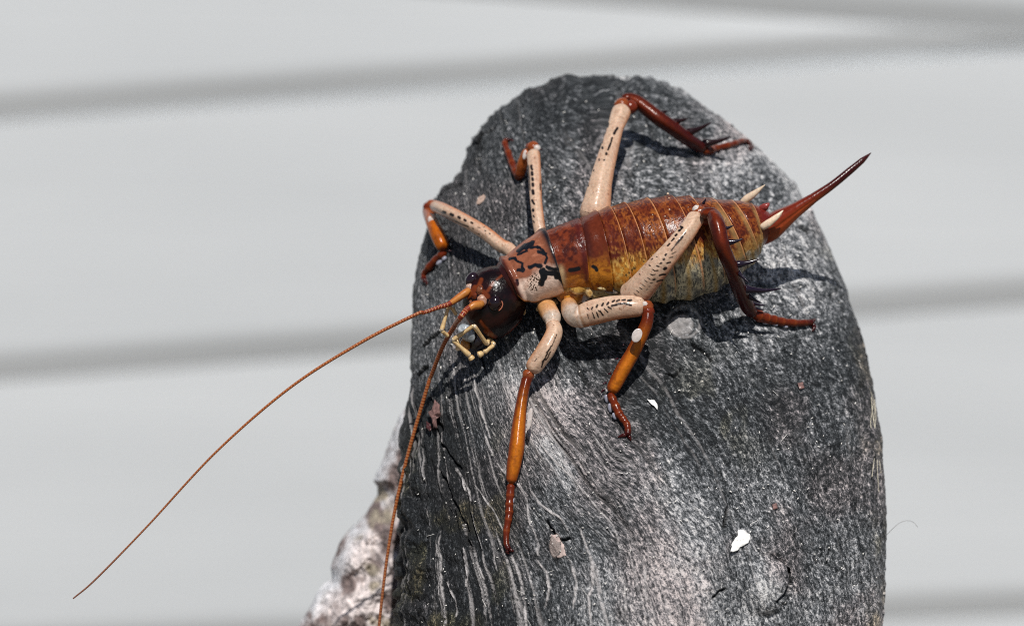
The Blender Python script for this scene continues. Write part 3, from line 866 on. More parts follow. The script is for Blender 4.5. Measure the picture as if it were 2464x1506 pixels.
# --- eyes
eye = MB()
u_, v_ = c1(830, 786)
ball(eye, u_, v_, float(hsurf(u_, v_)) - .02, 16.5, 19.5, 17, (.010, .004, .006), 15, m=40, n=30)
o = eye.build('eye', M_EYE, weta)
eye = MB()
u_, v_ = c1(605, 560)
ball(eye, u_, v_, float(hsurf(u_, v_)) - .02, 14, 20, 15, (.014, .006, .010), 30, m=40, n=30)
eye.build('eye', M_EYE, weta)
mb = MB()   # pale rim beside the right eye
q_ = [c1(*p) for p in ((895,765), (905,800), (893,835), (865,862))]
tube(mb, [(a, b_, float(hsurf(a, b_)) + .015, 1.6) for a, b_ in q_], lambda s, f, u, v: np.broadcast_to(np.array([.34, .12, .07]), u.shape + (3,)), per=1, m=10)
mb.build('eye_rim', M_PALP, weta)

# --- feelers
def antenna(stations, base_n):
    mb = MB()
    def cf(s, f, u, v):
        n = s
        ring = .5 + .5 * np.cos(RING * 2 * np.pi)
        far = np.clip((s - base_n) / (len(stations) - 1 - base_n), 0, 1)
        c = mix((.17, .020, .007), (.26, .066, .016), sstep(.1, .5, far))
        c = mix(c, np.array([.16, .065, .04]), sstep(.6, 1, far))
        c = mix(c, np.array([.42, .20, .08]), sstep(.82, 1, ring) * (s > base_n) * (1 - .8 * sstep(.7, 1, far)))
        c = mix(c, mix((.26, .045, .010), (.40, .15, .03), sstep(.2, .9, f)), (s < base_n - .5) * 1.0)
        return c
    q, s = catmull(stations, 1.3)
    c = P(q[:, 0], q[:, 1], q[:, 2]); L = np.concatenate([[0], np.cumsum(np.linalg.norm(np.diff(c, axis=0), axis=1))])
    RING = (L / .052)[:, None] * np.ones((1, 12))
    globals()['RING'] = RING
    tube(mb, stations, cf, per=1.3, m=12, prof=lambda s, p: .9 + .10 * (np.abs(((L / .052) % 1) - .5) * 2)[:, None] * (s > base_n))
    return mb.build('antenna', M_ANT, weta)
zr = float(hsurf(*c1(690, 800)))
zN = float(surf(1040, 925)) + .30
print('feeler', zr, zN, surf(985, 1080), surf(960, 1210))
st = [(*c1(715, 785), zr, 9), (*c1(680, 800), zr + .08, 12.5), (*c1(630, 810), zr + .14, 12), (*c1(595, 830), zr + .18, 9.5), (*c1(560, 850), zr + .22, 8.2), (*c1(500, 925), zr + .30, 7),
      (*c1(440, 1010), zr * .75 + zN * .25 + .15, 6.3), (*c1(330, 1200), zr * .4 + zN * .6 + .15, 5.6), (*c1(220, 1480), zN + .12, 5.2), (1030, 925, zN + .06, 5.0), (985, 1080, zN - .16, 4.6), (953, 1212, zN - .22, 4.3), (930, 1350, zN - .25, 4.0), (912, 1506, zN - .28, 3.8), (903, 1620, zN - .3, 3.6), (898, 1720, zN - .3, 3)]
antenna([tuple(map(float, x)) for x in st], 4)
zl_ = float(hsurf(*c1(590, 660)))
st = [(*c1(590, 650), zl_ - .03, 8), (*c1(545, 690), zl_ + .02, 11), (*c1(480, 735), zl_ + .05, 10), (*c1(430, 770), zl_ + .07, 8.5), (*c1(380, 800), zl_ + .09, 7), (*c1(290, 828), zl_ + .12, 5.8), (*c1(150, 878), zl_ + .16, 5.0),
      (1000, 757, zl_ + .2, 4.6), (870, 823, zl_ + .25, 4.2), (700, 931, zl_ + .3, 3.6), (522, 1085, zl_ + .35, 3.0), (352, 1268, zl_ + .35, 2.5), (230, 1393, zl_ + .35, 2.4), (175, 1440, zl_ + .35, 1.9)]
antenna([tuple(map(float, x)) for x in st], 4)

# --- mouth: palps, upper lip, jaw
flat = lambda c: (lambda s, f, u, v: np.broadcast_to(np.array(c), u.shape + (3,)))
def palp(pts, conv=c1):
    mb = MB()
    def cf(s, f, u, v):
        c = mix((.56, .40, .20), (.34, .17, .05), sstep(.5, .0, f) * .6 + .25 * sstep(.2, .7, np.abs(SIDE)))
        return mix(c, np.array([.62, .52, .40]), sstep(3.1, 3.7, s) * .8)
    for a, b_ in zip(pts[:-1], pts[1:]):
        (ua, va), (ub, vb) = conv(a[0], a[1]), conv(b_[0], b_[1])
        L = [(ua + (ub - ua) * t, va + (vb - va) * t, a[2] + (b_[2] - a[2]) * t, (a[3] * (1 - t) + b_[3] * t) * k) for t, k in ((-.02, .75), (.12, .95), (.5, .9), (.85, 1.12), (1.03, .95))]
        tube(mb, [tuple(map(float, q)) for q in L], cf, per=1.3, m=18)
    mb.build('palp', M_PALP, weta)
zm = HZ + .28
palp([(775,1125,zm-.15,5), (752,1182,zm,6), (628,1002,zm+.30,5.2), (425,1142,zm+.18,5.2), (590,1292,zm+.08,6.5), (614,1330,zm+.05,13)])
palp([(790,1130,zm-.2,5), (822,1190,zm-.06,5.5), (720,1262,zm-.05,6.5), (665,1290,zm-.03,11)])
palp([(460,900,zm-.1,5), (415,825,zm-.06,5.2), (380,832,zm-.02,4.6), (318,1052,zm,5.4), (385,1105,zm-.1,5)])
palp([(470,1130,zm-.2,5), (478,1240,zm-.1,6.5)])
mb = MB()
u_, v_ = c1(560, 1075); ball(mb, u_, v_, zm - .06, 17, 25, 13, (.42, .46, .50), -38, colf=lambda x, y, w, u, v: mix((.22, .25, .27), (.52, .56, .60), sstep(.35, .65, fbm(np.stack([x * 2.5, y * 2.5, w], -1), 3))), bump=.25)
mb.build('upper_lip', M_EYE, weta)
for (px, py), a, b_, an, cc in (((660,1150), 20, 24, 20, (.010,.007,.008)), ((545,1190), 12, 18, -15, (.38,.16,.035))):
    mb = MB(); u_, v_ = c1(px, py); ball(mb, u_, v_, zm - .20, a, b_, 14, cc, an, bump=.25)
    mb.build('jaw', M_EYE, weta)

# --- legs
PALE = np.array([.50, .345, .245]); PINK = np.array([.44, .27, .19]); RED = np.array([.105, .014, .003]); ORNG = np.array([.36, .085, .004]); DRED = np.array([.035, .0035, .003])
def sz(u, v, dz): return float(surf(u, v)) + dz
def leg(conv_f, femur, knee, tibia, tarsus, dots, dconv, dk, tib_col, pads=(), spots=(), rim=ORNG, claws=(), spines=(), spine_col=(.03, .006, .010), sidesign=1, ring=None):
    """each list holds (x, y, height over the wood, radius) in its own crop"""
    def S3(lst): 
        out = []
        for x, y, dz, r in lst:
            u, v = conv_f(x, y); out.append((float(u), float(v), sz(u, v, dz), r))
        return out
    mb = MB()
    F = S3(femur); nF = len(F) - 1
    dl = [([dconv(*p) for p in pts], w * dk) for pts, w in dots]
    def cf(s, f, u, v):
        n = fbm(np.stack([u * .05, v * .05, f * 2], -1), 3)
        c = mix(PALE, PINK, sstep(.45, .7, n) * .5 + .25 * (s < 1))
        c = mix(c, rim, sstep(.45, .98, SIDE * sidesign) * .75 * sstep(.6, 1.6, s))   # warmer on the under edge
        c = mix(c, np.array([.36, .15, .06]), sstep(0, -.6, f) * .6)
        if ring is not None:
            c = mix(c, np.array([.44, .20, .05]), sstep(ring - .8, ring - 2.0, s) * .8)
            c = mix(c, np.array([.66, .56, .48]), np.exp(-((s - ring) / .05)**2) * .8)
            c = mix(c, np.array([.22, .09, .03]), np.exp(-((s - ring - .13) / .06)**2) * .6)
            c = mix(c, np.array([.42, .35, .29]), sstep(ring, ring - .25, s) * sstep(ring - 1.5, ring - .9, s) * .8)
        c = mix(c, np.array([.33, .13, .05]), sstep(nF - .55, nF, s) * .8)
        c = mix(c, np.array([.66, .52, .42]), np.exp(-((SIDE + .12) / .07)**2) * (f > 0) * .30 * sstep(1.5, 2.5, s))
        c = mix(c, np.array([.30, .17, .10]), sstep(.56, .74, fbm(np.stack([u * .12, v * .12, f * 3], -1), 4)) * .35)
        small = vnoise(np.stack([u * .22, v * .22, f * 3], -1))
        c = mix(c, np.array([.22, .09, .05]), sstep(.86, .93, small) * .7)
        for pp, w in dl:
            d, _ = segdist(u, v, pp)
            c = mix(c, np.array([.010, .006, .006]), sstep(w * .85 + .8, w * .85 - .8, d + (n - .5) * 1.4) * (f > 0))
        return c
    tube(mb, F, cf, per=1.0, m=72, ratio=.92, wob=.03, prof=lambda s, p: 1 + .028 * np.cos(5 * p + .6) * sstep(1.2, 2, s))
    # knee condyle
    K = S3(knee)
    for (u, v, z, r), cc in zip(K, ((.20, .045, .012), (.13, .018, .006), (.50, .44, .40))):
        ball(mb, u, v, z, r, r, r, cc, m=30, n=22, bump=.22)
    T = S3(tibia); nT = len(T) - 1
    def ct(s, f, u, v):
        n = fbm(np.stack([u * .08, v * .08, f * 2], -1), 3)
        return mix(tib_col(s / nT, f), DRED, sstep(.55, .75, n) * .35)
    def tp(s, p):
        return 1 + .05 * np.cos(p * 2) + .03 * np.cos(5 * p)
    tube(mb, T, ct, per=.9, m=36, wob=.03, prof=tp)
    G = S3(tarsus); nG = len(G) - 1
    tube(mb, G, lambda s, f, u, v: mix(mix(RED, np.array([.22, .05, .01]), np.exp(-((s - np.round(s)) / .10)**2) * .45), DRED, sstep(nG - 2, nG, s)), per=1.0, m=20,
         prof=lambda s, p: 1 + .06 * np.cos((s % 1) * 2 * np.pi))
    o = mb.build('leg', M_LEG, weta)
    for a in claws:
        m2 = MB(); cs = S3(a); tube(m2, cs, flat(DRED), per=1.4, m=10); m2.build('claw', M_DARK, o)
    for (x, y, dz, a, b_, an) in pads:
        m2 = MB(); u, v = conv_f(x, y); ball(m2, float(u), float(v), sz(u, v, dz) - .01, a * .85, b_ * .85, 4, (.24, .24, .29), an, m=18, n=12, bump=.15); m2.build('foot_pad', M_PALP, o)
    for (x, y, dz, a, b_, an) in spots:
        m2 = MB(); u, v = conv_f(x, y); ball(m2, float(u), float(v), sz(u, v, dz) - .012, a, b_, 2.6, (.52, .46, .43), an, m=24, n=14, bump=.12); m2.build('ear_patch', M_PALP, o)
    for (x, y, dz), (x2, y2, dz2), r in spines:
        m2 = MB(); u, v = conv_f(x, y); u2, v2 = conv_f(x2, y2); u2 = u + (u2 - u) * 1.12; v2 = v + (v2 - v) * 1.12; z1, z2 = sz(u, v, dz), sz(u, v, dz) + dz2
        bend = np.hypot(u2 - u, v2 - v) * .05
        sp = [(float(u * (1 - t) + u2 * t), float(v * (1 - t) + v2 * t + bend * math.sin(t * 3.1)), z1 * (1 - t) + z2 * t, r * 1.45 * k) for t, k in ((0, 1.5), (.14, 1.0), (.3, .72), (.55, .48), (.8, .3), (1, .1))]
        tube(m2, sp, flat(spine_col), per=1.2, m=12)
        m2.build('spine', M_DARK, o)
    return o
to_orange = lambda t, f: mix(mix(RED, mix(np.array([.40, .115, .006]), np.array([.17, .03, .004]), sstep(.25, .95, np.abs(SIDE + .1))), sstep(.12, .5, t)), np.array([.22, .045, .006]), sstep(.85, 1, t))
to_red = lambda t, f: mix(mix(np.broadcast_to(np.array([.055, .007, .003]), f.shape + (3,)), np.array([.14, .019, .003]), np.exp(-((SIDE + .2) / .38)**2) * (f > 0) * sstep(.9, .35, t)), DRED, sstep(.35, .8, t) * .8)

# front leg toward the viewer
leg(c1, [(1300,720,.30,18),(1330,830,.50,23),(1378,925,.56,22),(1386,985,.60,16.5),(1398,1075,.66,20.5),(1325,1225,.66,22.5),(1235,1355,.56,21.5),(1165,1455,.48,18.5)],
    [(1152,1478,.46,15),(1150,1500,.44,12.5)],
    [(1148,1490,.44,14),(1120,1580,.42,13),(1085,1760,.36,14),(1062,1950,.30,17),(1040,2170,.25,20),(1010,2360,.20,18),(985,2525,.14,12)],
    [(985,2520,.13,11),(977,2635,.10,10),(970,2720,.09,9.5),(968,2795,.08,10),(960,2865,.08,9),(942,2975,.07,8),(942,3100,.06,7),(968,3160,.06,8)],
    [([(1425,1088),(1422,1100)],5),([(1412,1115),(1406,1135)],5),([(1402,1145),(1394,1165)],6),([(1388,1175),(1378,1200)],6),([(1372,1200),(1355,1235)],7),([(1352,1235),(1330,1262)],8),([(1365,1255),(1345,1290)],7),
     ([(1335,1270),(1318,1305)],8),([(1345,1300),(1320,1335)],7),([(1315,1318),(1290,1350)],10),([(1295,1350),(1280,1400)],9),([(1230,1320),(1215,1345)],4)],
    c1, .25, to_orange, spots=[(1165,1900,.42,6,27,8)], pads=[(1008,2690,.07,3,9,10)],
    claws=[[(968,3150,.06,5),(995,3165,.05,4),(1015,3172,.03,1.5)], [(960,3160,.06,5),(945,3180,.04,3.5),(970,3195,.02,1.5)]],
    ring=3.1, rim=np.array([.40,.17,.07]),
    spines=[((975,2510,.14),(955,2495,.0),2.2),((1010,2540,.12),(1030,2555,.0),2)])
# middle leg toward the viewer
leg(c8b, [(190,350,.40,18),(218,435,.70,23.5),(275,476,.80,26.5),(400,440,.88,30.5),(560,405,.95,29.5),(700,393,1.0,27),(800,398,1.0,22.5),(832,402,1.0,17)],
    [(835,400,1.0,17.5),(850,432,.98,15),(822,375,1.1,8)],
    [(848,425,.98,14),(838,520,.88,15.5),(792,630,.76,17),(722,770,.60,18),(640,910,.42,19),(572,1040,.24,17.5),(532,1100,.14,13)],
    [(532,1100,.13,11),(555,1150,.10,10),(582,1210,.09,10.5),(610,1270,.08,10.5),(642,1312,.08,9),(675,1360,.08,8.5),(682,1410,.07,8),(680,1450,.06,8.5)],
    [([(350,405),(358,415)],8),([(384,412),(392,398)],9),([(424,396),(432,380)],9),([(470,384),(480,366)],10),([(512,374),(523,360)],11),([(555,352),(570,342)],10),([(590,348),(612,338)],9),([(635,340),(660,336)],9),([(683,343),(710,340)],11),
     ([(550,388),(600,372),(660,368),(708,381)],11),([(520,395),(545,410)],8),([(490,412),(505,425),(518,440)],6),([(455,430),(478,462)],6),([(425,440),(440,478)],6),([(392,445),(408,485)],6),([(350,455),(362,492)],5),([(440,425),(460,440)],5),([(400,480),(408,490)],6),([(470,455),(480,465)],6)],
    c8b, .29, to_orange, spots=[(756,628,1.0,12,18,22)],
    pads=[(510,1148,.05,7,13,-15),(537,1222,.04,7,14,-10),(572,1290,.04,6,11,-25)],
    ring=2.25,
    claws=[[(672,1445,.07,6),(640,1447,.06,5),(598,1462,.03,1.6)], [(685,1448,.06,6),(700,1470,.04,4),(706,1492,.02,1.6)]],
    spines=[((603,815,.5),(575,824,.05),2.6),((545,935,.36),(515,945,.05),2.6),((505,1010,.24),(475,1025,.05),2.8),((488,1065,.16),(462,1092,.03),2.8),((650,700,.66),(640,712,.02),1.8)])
# hind leg toward the viewer
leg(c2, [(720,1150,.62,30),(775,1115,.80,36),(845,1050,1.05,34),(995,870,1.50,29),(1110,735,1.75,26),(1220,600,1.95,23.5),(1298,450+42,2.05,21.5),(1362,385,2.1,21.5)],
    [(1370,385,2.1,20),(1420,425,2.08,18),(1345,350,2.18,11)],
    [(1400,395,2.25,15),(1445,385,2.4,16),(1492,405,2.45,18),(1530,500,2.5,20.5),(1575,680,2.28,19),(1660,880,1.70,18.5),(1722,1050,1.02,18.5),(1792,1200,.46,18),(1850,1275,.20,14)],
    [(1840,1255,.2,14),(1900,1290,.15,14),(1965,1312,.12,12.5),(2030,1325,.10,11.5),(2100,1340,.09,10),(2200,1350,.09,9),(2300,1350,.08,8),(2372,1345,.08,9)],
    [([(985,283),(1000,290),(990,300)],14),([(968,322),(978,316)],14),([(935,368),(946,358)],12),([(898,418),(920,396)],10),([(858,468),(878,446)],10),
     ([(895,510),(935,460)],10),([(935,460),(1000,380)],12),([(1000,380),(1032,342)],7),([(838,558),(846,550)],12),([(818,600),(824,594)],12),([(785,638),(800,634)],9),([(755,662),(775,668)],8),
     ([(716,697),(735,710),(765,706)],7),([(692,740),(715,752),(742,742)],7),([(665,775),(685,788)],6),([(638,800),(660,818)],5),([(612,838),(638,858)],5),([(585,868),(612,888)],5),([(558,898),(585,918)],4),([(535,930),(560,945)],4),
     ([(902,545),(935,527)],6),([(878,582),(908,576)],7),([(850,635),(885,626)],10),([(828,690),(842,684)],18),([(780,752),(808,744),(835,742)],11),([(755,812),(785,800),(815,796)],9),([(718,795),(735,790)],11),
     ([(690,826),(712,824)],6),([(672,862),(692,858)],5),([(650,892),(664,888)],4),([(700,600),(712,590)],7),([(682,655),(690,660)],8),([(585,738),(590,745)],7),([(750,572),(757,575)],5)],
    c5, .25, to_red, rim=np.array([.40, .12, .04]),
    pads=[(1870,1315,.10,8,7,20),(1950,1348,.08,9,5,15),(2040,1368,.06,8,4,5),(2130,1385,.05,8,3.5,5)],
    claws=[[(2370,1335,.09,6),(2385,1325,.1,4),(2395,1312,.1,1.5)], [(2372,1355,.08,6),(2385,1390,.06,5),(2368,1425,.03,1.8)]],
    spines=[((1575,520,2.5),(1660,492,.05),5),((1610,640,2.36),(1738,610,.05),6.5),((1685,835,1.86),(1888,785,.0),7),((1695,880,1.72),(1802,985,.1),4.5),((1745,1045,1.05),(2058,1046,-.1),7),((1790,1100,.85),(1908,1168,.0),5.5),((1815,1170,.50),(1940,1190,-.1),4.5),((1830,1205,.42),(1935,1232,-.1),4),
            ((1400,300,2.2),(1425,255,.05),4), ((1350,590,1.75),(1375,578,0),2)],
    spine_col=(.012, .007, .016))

# far hind leg
leg(c5b, [(1290,1560,.75,37),(1318,1460,.85,37),(1342,1380,.95,36),(1384,1150,1.15,28),(1432,950,1.25,24.5),(1488,750,1.32,21),(1530,600,1.36,19.5),(1578,470,1.38,23),(1606,395,1.38,23)],
    [(1600,372,1.38,20),(1680,385,1.36,17),(1572,362,1.42,13)],
    [(1610,330,1.38,14),(1650,305,1.38,15),(1715,320,1.36,17),(1790,365,1.30,17.5),(1950,490,1.10,18.5),(2095,590,.86,18.5),(2230,690,.56,17.5),(2330,750,.34,16),(2408,810,.18,14)],
    [(2400,815,.17,12),(2470,808,.12,10),(2520,790,.10,8),(2630,765,.14,8),(2705,742,.18,7.5),(2770,720,.24,6.5),(2825,722,.26,6.5),(2868,758,.22,7)],
    [([(1552,592),(1535,615),(1520,645)],15),([(1500,688),(1490,728)],12),([(1488,735),(1472,775),(1460,803)],11),([(1443,838),(1442,848)],13),([(1403,780),(1404,790)],13),([(1420,906),(1425,903)],9),([(1371,895),(1372,908)],10),
     ([(1463,545),(1455,580)],11),([(1440,605),(1430,645)],8),([(1410,690),(1405,740)],6),([(1320,1002),(1318,1012)],8),([(1267,1152),(1266,1162)],8)],
    c5b, .245, to_red, rim=np.array([.42, .16, .06]),
    claws=[[(2865,750,.22,5),(2880,780,.20,4),(2872,805,.14,1.5)], [(2868,752,.22,5),(2858,785,.18,4),(2850,812,.12,1.5)]],
    spines=[((1955,445,1.12),(2036,423,.12),6.5),((2082,530,.95),(2228,498,.12),7.5),((2222,640,.66),(2449,545,.15),8),((2380,745,.34),(2643,680,.15),8),((1635,285,1.5),(1655,255,.02),2.5),((1648,285,1.5),(1668,262,.02),2)],
    spine_col=(.014, .004, .005))
# far front leg
leg(c3, [(1000,1190,.55,16),(925,1105,.60,16.5),(850,1068,.66,16.5),(700,950,.80,16),(500,830,.92,15.5),(330,742,.98,15),(235,705,1.0,14)],
    [(215,700,1.0,14),(180,715,.98,12)],
    [(190,705,.98,12),(178,760,.92,13),(212,850,.80,15),(258,955,.58,17.5),(300,1045,.36,18),(330,1118,.20,14)],
    [(325,1110,.18,12),(305,1155,.13,10.5),(250,1205,.12,9.5),(190,1268,.14,9),(148,1325,.12,7.5),(140,1370,.10,7),(158,1410,.06,6)],
    [([(322,763),(336,768)],18),([(390,783),(408,792)],18),([(460,808),(472,818)],15),([(515,834),(526,842)],13),([(578,858),(590,866)],12),([(640,904),(660,907)],6),([(703,934),(712,937)],6),
     ([(305,790),(400,832)],8),([(400,832),(480,872),(550,897)],7),([(590,912),(600,917)],7),([(645,962),(655,968)],6),([(745,960),(752,964)],5),([(690,905),(700,900)],4)],
    c3, .261, lambda t, f: mix(mix(np.broadcast_to(np.array([.22,.045,.010]), f.shape+(3,)), ORNG, sstep(.2,.6,t)), RED, sstep(.9,1,t)),
    spots=[(212,858,.98,7,16,-22)], claws=[[(155,1400,.06,5),(170,1420,.04,3),(160,1445,.02,1.5)]],
    pads=[(285,1225,.07,12,6,-40),(330,1190,.06,8,6,-40)],
    spines=[((308,872,.72),(336,866,.03),2),((335,942,.56),(367,936,.03),2),((355,1030,.38),(388,1022,.03),2.2),((365,1118,.2),(402,1118,.02),2)])
# far middle leg
leg(c3, [(1250,1040,.60,14),(1215,950,.68,14.5),(1192,800,.76,14.5),(1176,650,.80,14.5),(1166,450,.82,15.5),(1156,280,.82,16),(1150,200,.82,15.5)],
    [(1148,170,.82,15.5),(1120,165,.8,11),(1185,178,.86,9)],
    [(1110,185,.80,11),(1085,230,.70,13),(1050,325,.45,14),(1030,400,.24,13),(1020,455,.12,11)],
    [(1025,450,.12,11),(985,390,.10,9),(952,312,.09,8.5),(920,222,.10,8),(888,135,.10,7.5),(898,100,.10,5),(935,98,.06,3.5)],
    [([(1133,335),(1130,350),(1140,370)],14),([(1138,398),(1140,418)],17),([(1143,452),(1145,468)],15),([(1146,502),(1148,520)],16),([(1145,565),(1150,592)],17),([(1140,655),(1150,675),(1158,688)],12),([(1148,740),(1149,752)],14),([(1150,795),(1158,808)],8),([(1150,845),(1158,858)],7),
     ([(1105,335),(1113,450)],7),([(1113,450),(1121,560)],6),([(1212,500),(1216,560)],6)],
    c3, .261, lambda t, f: mix(np.broadcast_to(np.array([.30,.075,.014]), f.shape+(3,)), np.array([.20,.035,.008]), sstep(.3,1,t)),
    spots=[(1072,235,.80,5,12,10)], claws=[[(930,98,.06,4),(958,105,.05,3),(968,125,.03,1.5)]],
    spines=[((1195,185,.85),(1235,186,.03),2)])

# --- ovipositor and the two tail feelers
ZT = float(bz(1840))
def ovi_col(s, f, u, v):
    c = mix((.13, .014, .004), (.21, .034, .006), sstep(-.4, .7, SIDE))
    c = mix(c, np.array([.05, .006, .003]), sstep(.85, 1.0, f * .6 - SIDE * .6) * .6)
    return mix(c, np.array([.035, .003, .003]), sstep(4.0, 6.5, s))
mb = MB()
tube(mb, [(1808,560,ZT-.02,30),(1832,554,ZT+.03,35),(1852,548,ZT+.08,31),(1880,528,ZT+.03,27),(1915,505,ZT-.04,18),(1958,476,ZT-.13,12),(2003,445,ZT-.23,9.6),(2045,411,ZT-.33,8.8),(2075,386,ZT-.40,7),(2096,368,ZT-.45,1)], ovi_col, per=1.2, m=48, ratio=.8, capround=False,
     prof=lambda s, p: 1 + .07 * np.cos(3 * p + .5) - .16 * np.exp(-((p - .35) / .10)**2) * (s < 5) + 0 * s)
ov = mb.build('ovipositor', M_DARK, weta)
mb = MB(); tube(mb, [(1806,574,ZT+.02,26),(1826,571,ZT+.06,25),(1846,566,ZT+.07,17)], flat((.16,.022,.012)), per=1.2, m=24); mb.build('tail_plate', M_BODY, weta)
mb = MB(); tube(mb, [(1828,505,ZT+.05,10),(1842,497,ZT+.12,9),(1852,489,ZT+.14,2)], flat((.22,.035,.03)), per=1.2, m=16); mb.build('tail_plate', M_BODY, weta)
def cerc(st):
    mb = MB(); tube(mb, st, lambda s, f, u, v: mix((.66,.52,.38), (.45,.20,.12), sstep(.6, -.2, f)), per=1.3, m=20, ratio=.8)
    mb.build('cercus', M_PALP, weta)
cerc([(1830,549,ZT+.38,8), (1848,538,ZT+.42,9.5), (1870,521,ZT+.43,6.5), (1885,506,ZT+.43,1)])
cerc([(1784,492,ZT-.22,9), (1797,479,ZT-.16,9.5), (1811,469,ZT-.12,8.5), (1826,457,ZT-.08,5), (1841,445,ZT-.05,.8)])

# ------------------------------------------------------------------ small things lying on the wood
def plain(name, col, rough=.7, var=.25):
    m, nt, b = newmat(name)
    tc = add(nt, 'ShaderNodeTexCoord'); no = add(nt, 'ShaderNodeTexNoise', Scale=14.0, Detail=4.0)
    nt.links.new(tc.outputs['Object'], no.inputs['Vector'])
    cr = add(nt, 'ShaderNodeValToRGB'); lo = tuple(c * (1 - var) for c in col); hi = tuple(min(1, c * (1 + var)) for c in col)
    cr.color_ramp.elements[0].position = .35; cr.color_ramp.elements[0].color = (*lo, 1)
    cr.color_ramp.elements[1].position = .65; cr.color_ramp.elements[1].color = (*hi, 1)
    nt.links.new(no.outputs['Fac'], cr.inputs['Fac']); nt.links.new(cr.outputs[0], b.inputs['Base Color'])
    b.inputs['Roughness'].default_value = rough
    bp = add(nt, 'ShaderNodeBump', Strength=.4, Distance=.02); nt.links.new(no.outputs['Fac'], bp.inputs['Height']); nt.links.new(bp.outputs[0], b.inputs['Normal'])
    return m
def flake(name, poly, lift, thick, mat, label, cat, rough=.25):
    poly = np.array([(float(a), float(b)) for a, b in poly]); c = poly.mean(0)
    k = 8; fine = []
    for i in range(len(poly)):
        a, b = poly[i], poly[(i + 1) % len(poly)]
        for t in np.arange(k) / k: fine.append(a * (1 - t) + b * t)
    fine = np.array(fine); n = len(fine)
    rings = []
    wob = vnoise(np.stack([fine[:, 0] * .2, fine[:, 1] * .2, 0 * fine[:, 0]], -1)) - .5
    for f, h in ((.05, 0), (.9, 0), (1.0, .3), (1.0, .7), (.9, 1.0), (.5, 1.0), (.05, 1.0)):
        q = c + (fine - c) * f * (1 + wob[:, None] * .18)
        z = surf(q[:, 0], q[:, 1]) + lift + h * thick + (vnoise(np.stack([q[:, 0] * .12, q[:, 1] * .12, 0 * q[:, 0] + 4], -1)) - .5) * rough * thick * 2
        rings.append(P(q[:, 0], q[:, 1], z))
    mb = MB(); mb.grid(np.stack(rings), (.5, .5, .5), close=True)
    o = mb.build(name, mat); tag(o, label, cat); return o
M_WHITE = plain('white_residue', (.76, .75, .72), .7, .16)
M_TAN = plain('tan_bark', (.34, .24, .19), .8)
M_PINKW = plain('pale_wood_chip', (.40, .31, .28), .8)
M_RUST = plain('rust_bark', (.16, .085, .075), .7, .4)
M_MAROON = plain('maroon_seed', (.05, .012, .012), .4)
flake('white_flake', [c8(*p) for p in ((510,996),(548,1030),(545,1052),(528,1074),(492,1090),(480,1112),(442,1112),(452,1062),(478,1030),(482,1000))], .012, .035, M_WHITE, 'bright white flake stuck to the wood at lower right', 'flake')
flake('bark_chip', [c3(*p) for p in ((690,600),(710,622),(690,660),(655,690),(622,690),(640,632))], .008, .022, M_TAN, 'flat tan bark chip lying between the two far raised legs', 'bark chip')
flake('white_crumb', [c8b(*p) for p in ((840,1152),(900,1158),(926,1195),(926,1242),(900,1208),(866,1186))], .015, .04, M_WHITE, 'small white curled crumb beside the foot of the near middle leg', 'crumb')
flake('wood_chip', [c7b(*p) for p in ((915,990),(945,990),(985,1050),(1000,1110),(950,1125),(930,1080),(908,1040))], .0, .022, M_PINKW, 'pale pinkish wood chip on the stump below the near front foot', 'wood chip')
flake('bark_fragment', [c7(*p) for p in ((935,52),(966,82),(972,160),(945,178),(950,228),(925,235),(915,170),(888,128),(915,118))], .02, .13, M_RUST, 'reddish brown bark fragment caught on the wood near the drooping antenna', 'bark fragment', .6)
flake('seed_husk', [c7(*p) for p in ((880,190),(905,205),(915,245),(900,255),(878,235))], .03, .10, M_MAROON, 'dark maroon seed husk beneath the reddish brown bark fragment', 'seed husk')
flake('lichen_spot', [c8(*p) for p in ((795,225),(825,220),(832,250),(808,258))], .02, .025, M_RUST, 'tiny round rust coloured speck high on the right of the stump', 'speck')
flake('lichen_spot', [c8(*p) for p in ((660,865),(685,855),(692,885),(668,892))], .02, .025, M_RUST, 'tiny round rust coloured speck above the white flake', 'speck')

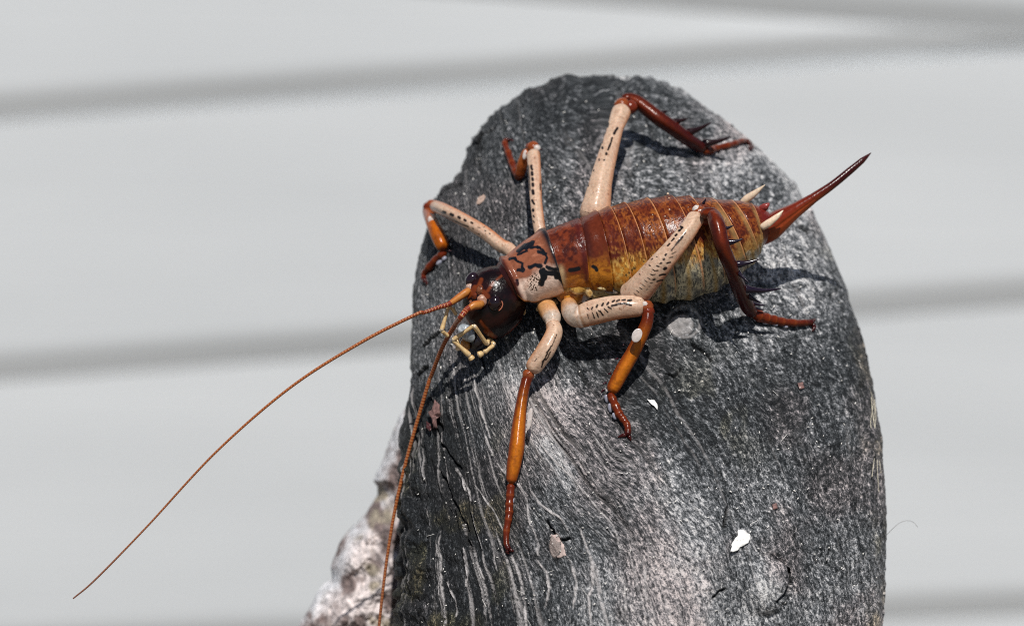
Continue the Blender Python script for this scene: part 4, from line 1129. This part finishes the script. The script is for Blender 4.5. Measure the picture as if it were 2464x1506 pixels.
# straw fibres caught on the right edge, cobweb thread
M_STRAW = plain('straw', (.50, .46, .36), .5)
def thread(mb, pts, r, off=.05):
    st = [(float(u), float(v), float(surf(u, v)) + off if z is None else z, r) for u, v, z in pts]
    tube(mb, st, flat((.6, .55, .4)), per=.5, m=8, capround=False)
mb = MB()
for pts in (((1180,248),(1195,290),(1210,360),(1205,420),(1218,520)), ((1182,250),(1205,300),(1215,380),(1212,460)), ((1192,300),(1200,400),(1215,480),(1232,600)), ((1205,330),(1188,440),(1212,540)),
            ((1215,540),(1205,640),(1195,720)), ((1218,560),(1235,640),(1242,700)), ((1222,600),(1225,700),(1232,800))):
    thread(mb, [(*c8(x - 6, y), None) for x, y in pts], 0.7 + .35 * random.random(), .05)
tag(mb.build('straw_wisp', M_STRAW), 'wisp of pale straw fibres caught on the right edge of the stump', 'straw')
M_WEB = plain('cobweb', (.25, .24, .24), .5)
mb = MB(); zc = float(surf(2128, 1270)) - .3
thread(mb, [(2128,1292,zc),(2140,1280,zc+.2),(2152,1268,zc+.3),(2166,1257,zc+.3),(2184,1252,zc+.3),(2198,1256,zc+.3),(2209,1268,zc+.3)], .5)
tag(mb.build('cobweb_thread', M_WEB), 'single fine dark thread curling off the right edge of the stump', 'thread')

# specks of dust and fibre too many to count
M_SPECK = plain('pale_speck', (.66, .64, .60), .7, .15)
mb = MB(); n = 0
while n < 420:
    u = rng.uniform(1000, 2110); v = rng.uniform(240, 1500)
    uL = np.interp(v, _LV, _LU); uR = np.interp(v, _RV, _RU)
    if u < uL + 25 or u > uR - 15: continue
    a = rng.uniform(0, math.pi); L = rng.uniform(.8, 2.6) if rng.random() < .93 else rng.uniform(5, 12)
    w = rng.uniform(.7, 1.7) if L < 5 else rng.uniform(.4, .6)
    z = float(surf(u, v))
    tube(mb, [(u - math.cos(a) * L, v - math.sin(a) * L, float(surf(u - math.cos(a) * L, v - math.sin(a) * L)) + .03, w), (u, v, z + .045, w), (u + math.cos(a) * L, v + math.sin(a) * L, float(surf(u + math.cos(a) * L, v + math.sin(a) * L)) + .03, w)],
         flat((.6, .6, .6)), per=.3, m=5, capround=False)
    n += 1
tag(mb.build('dust_specks', M_SPECK), 'pale specks of dust and short fibres scattered over the wood', 'dust', kind='stuff')
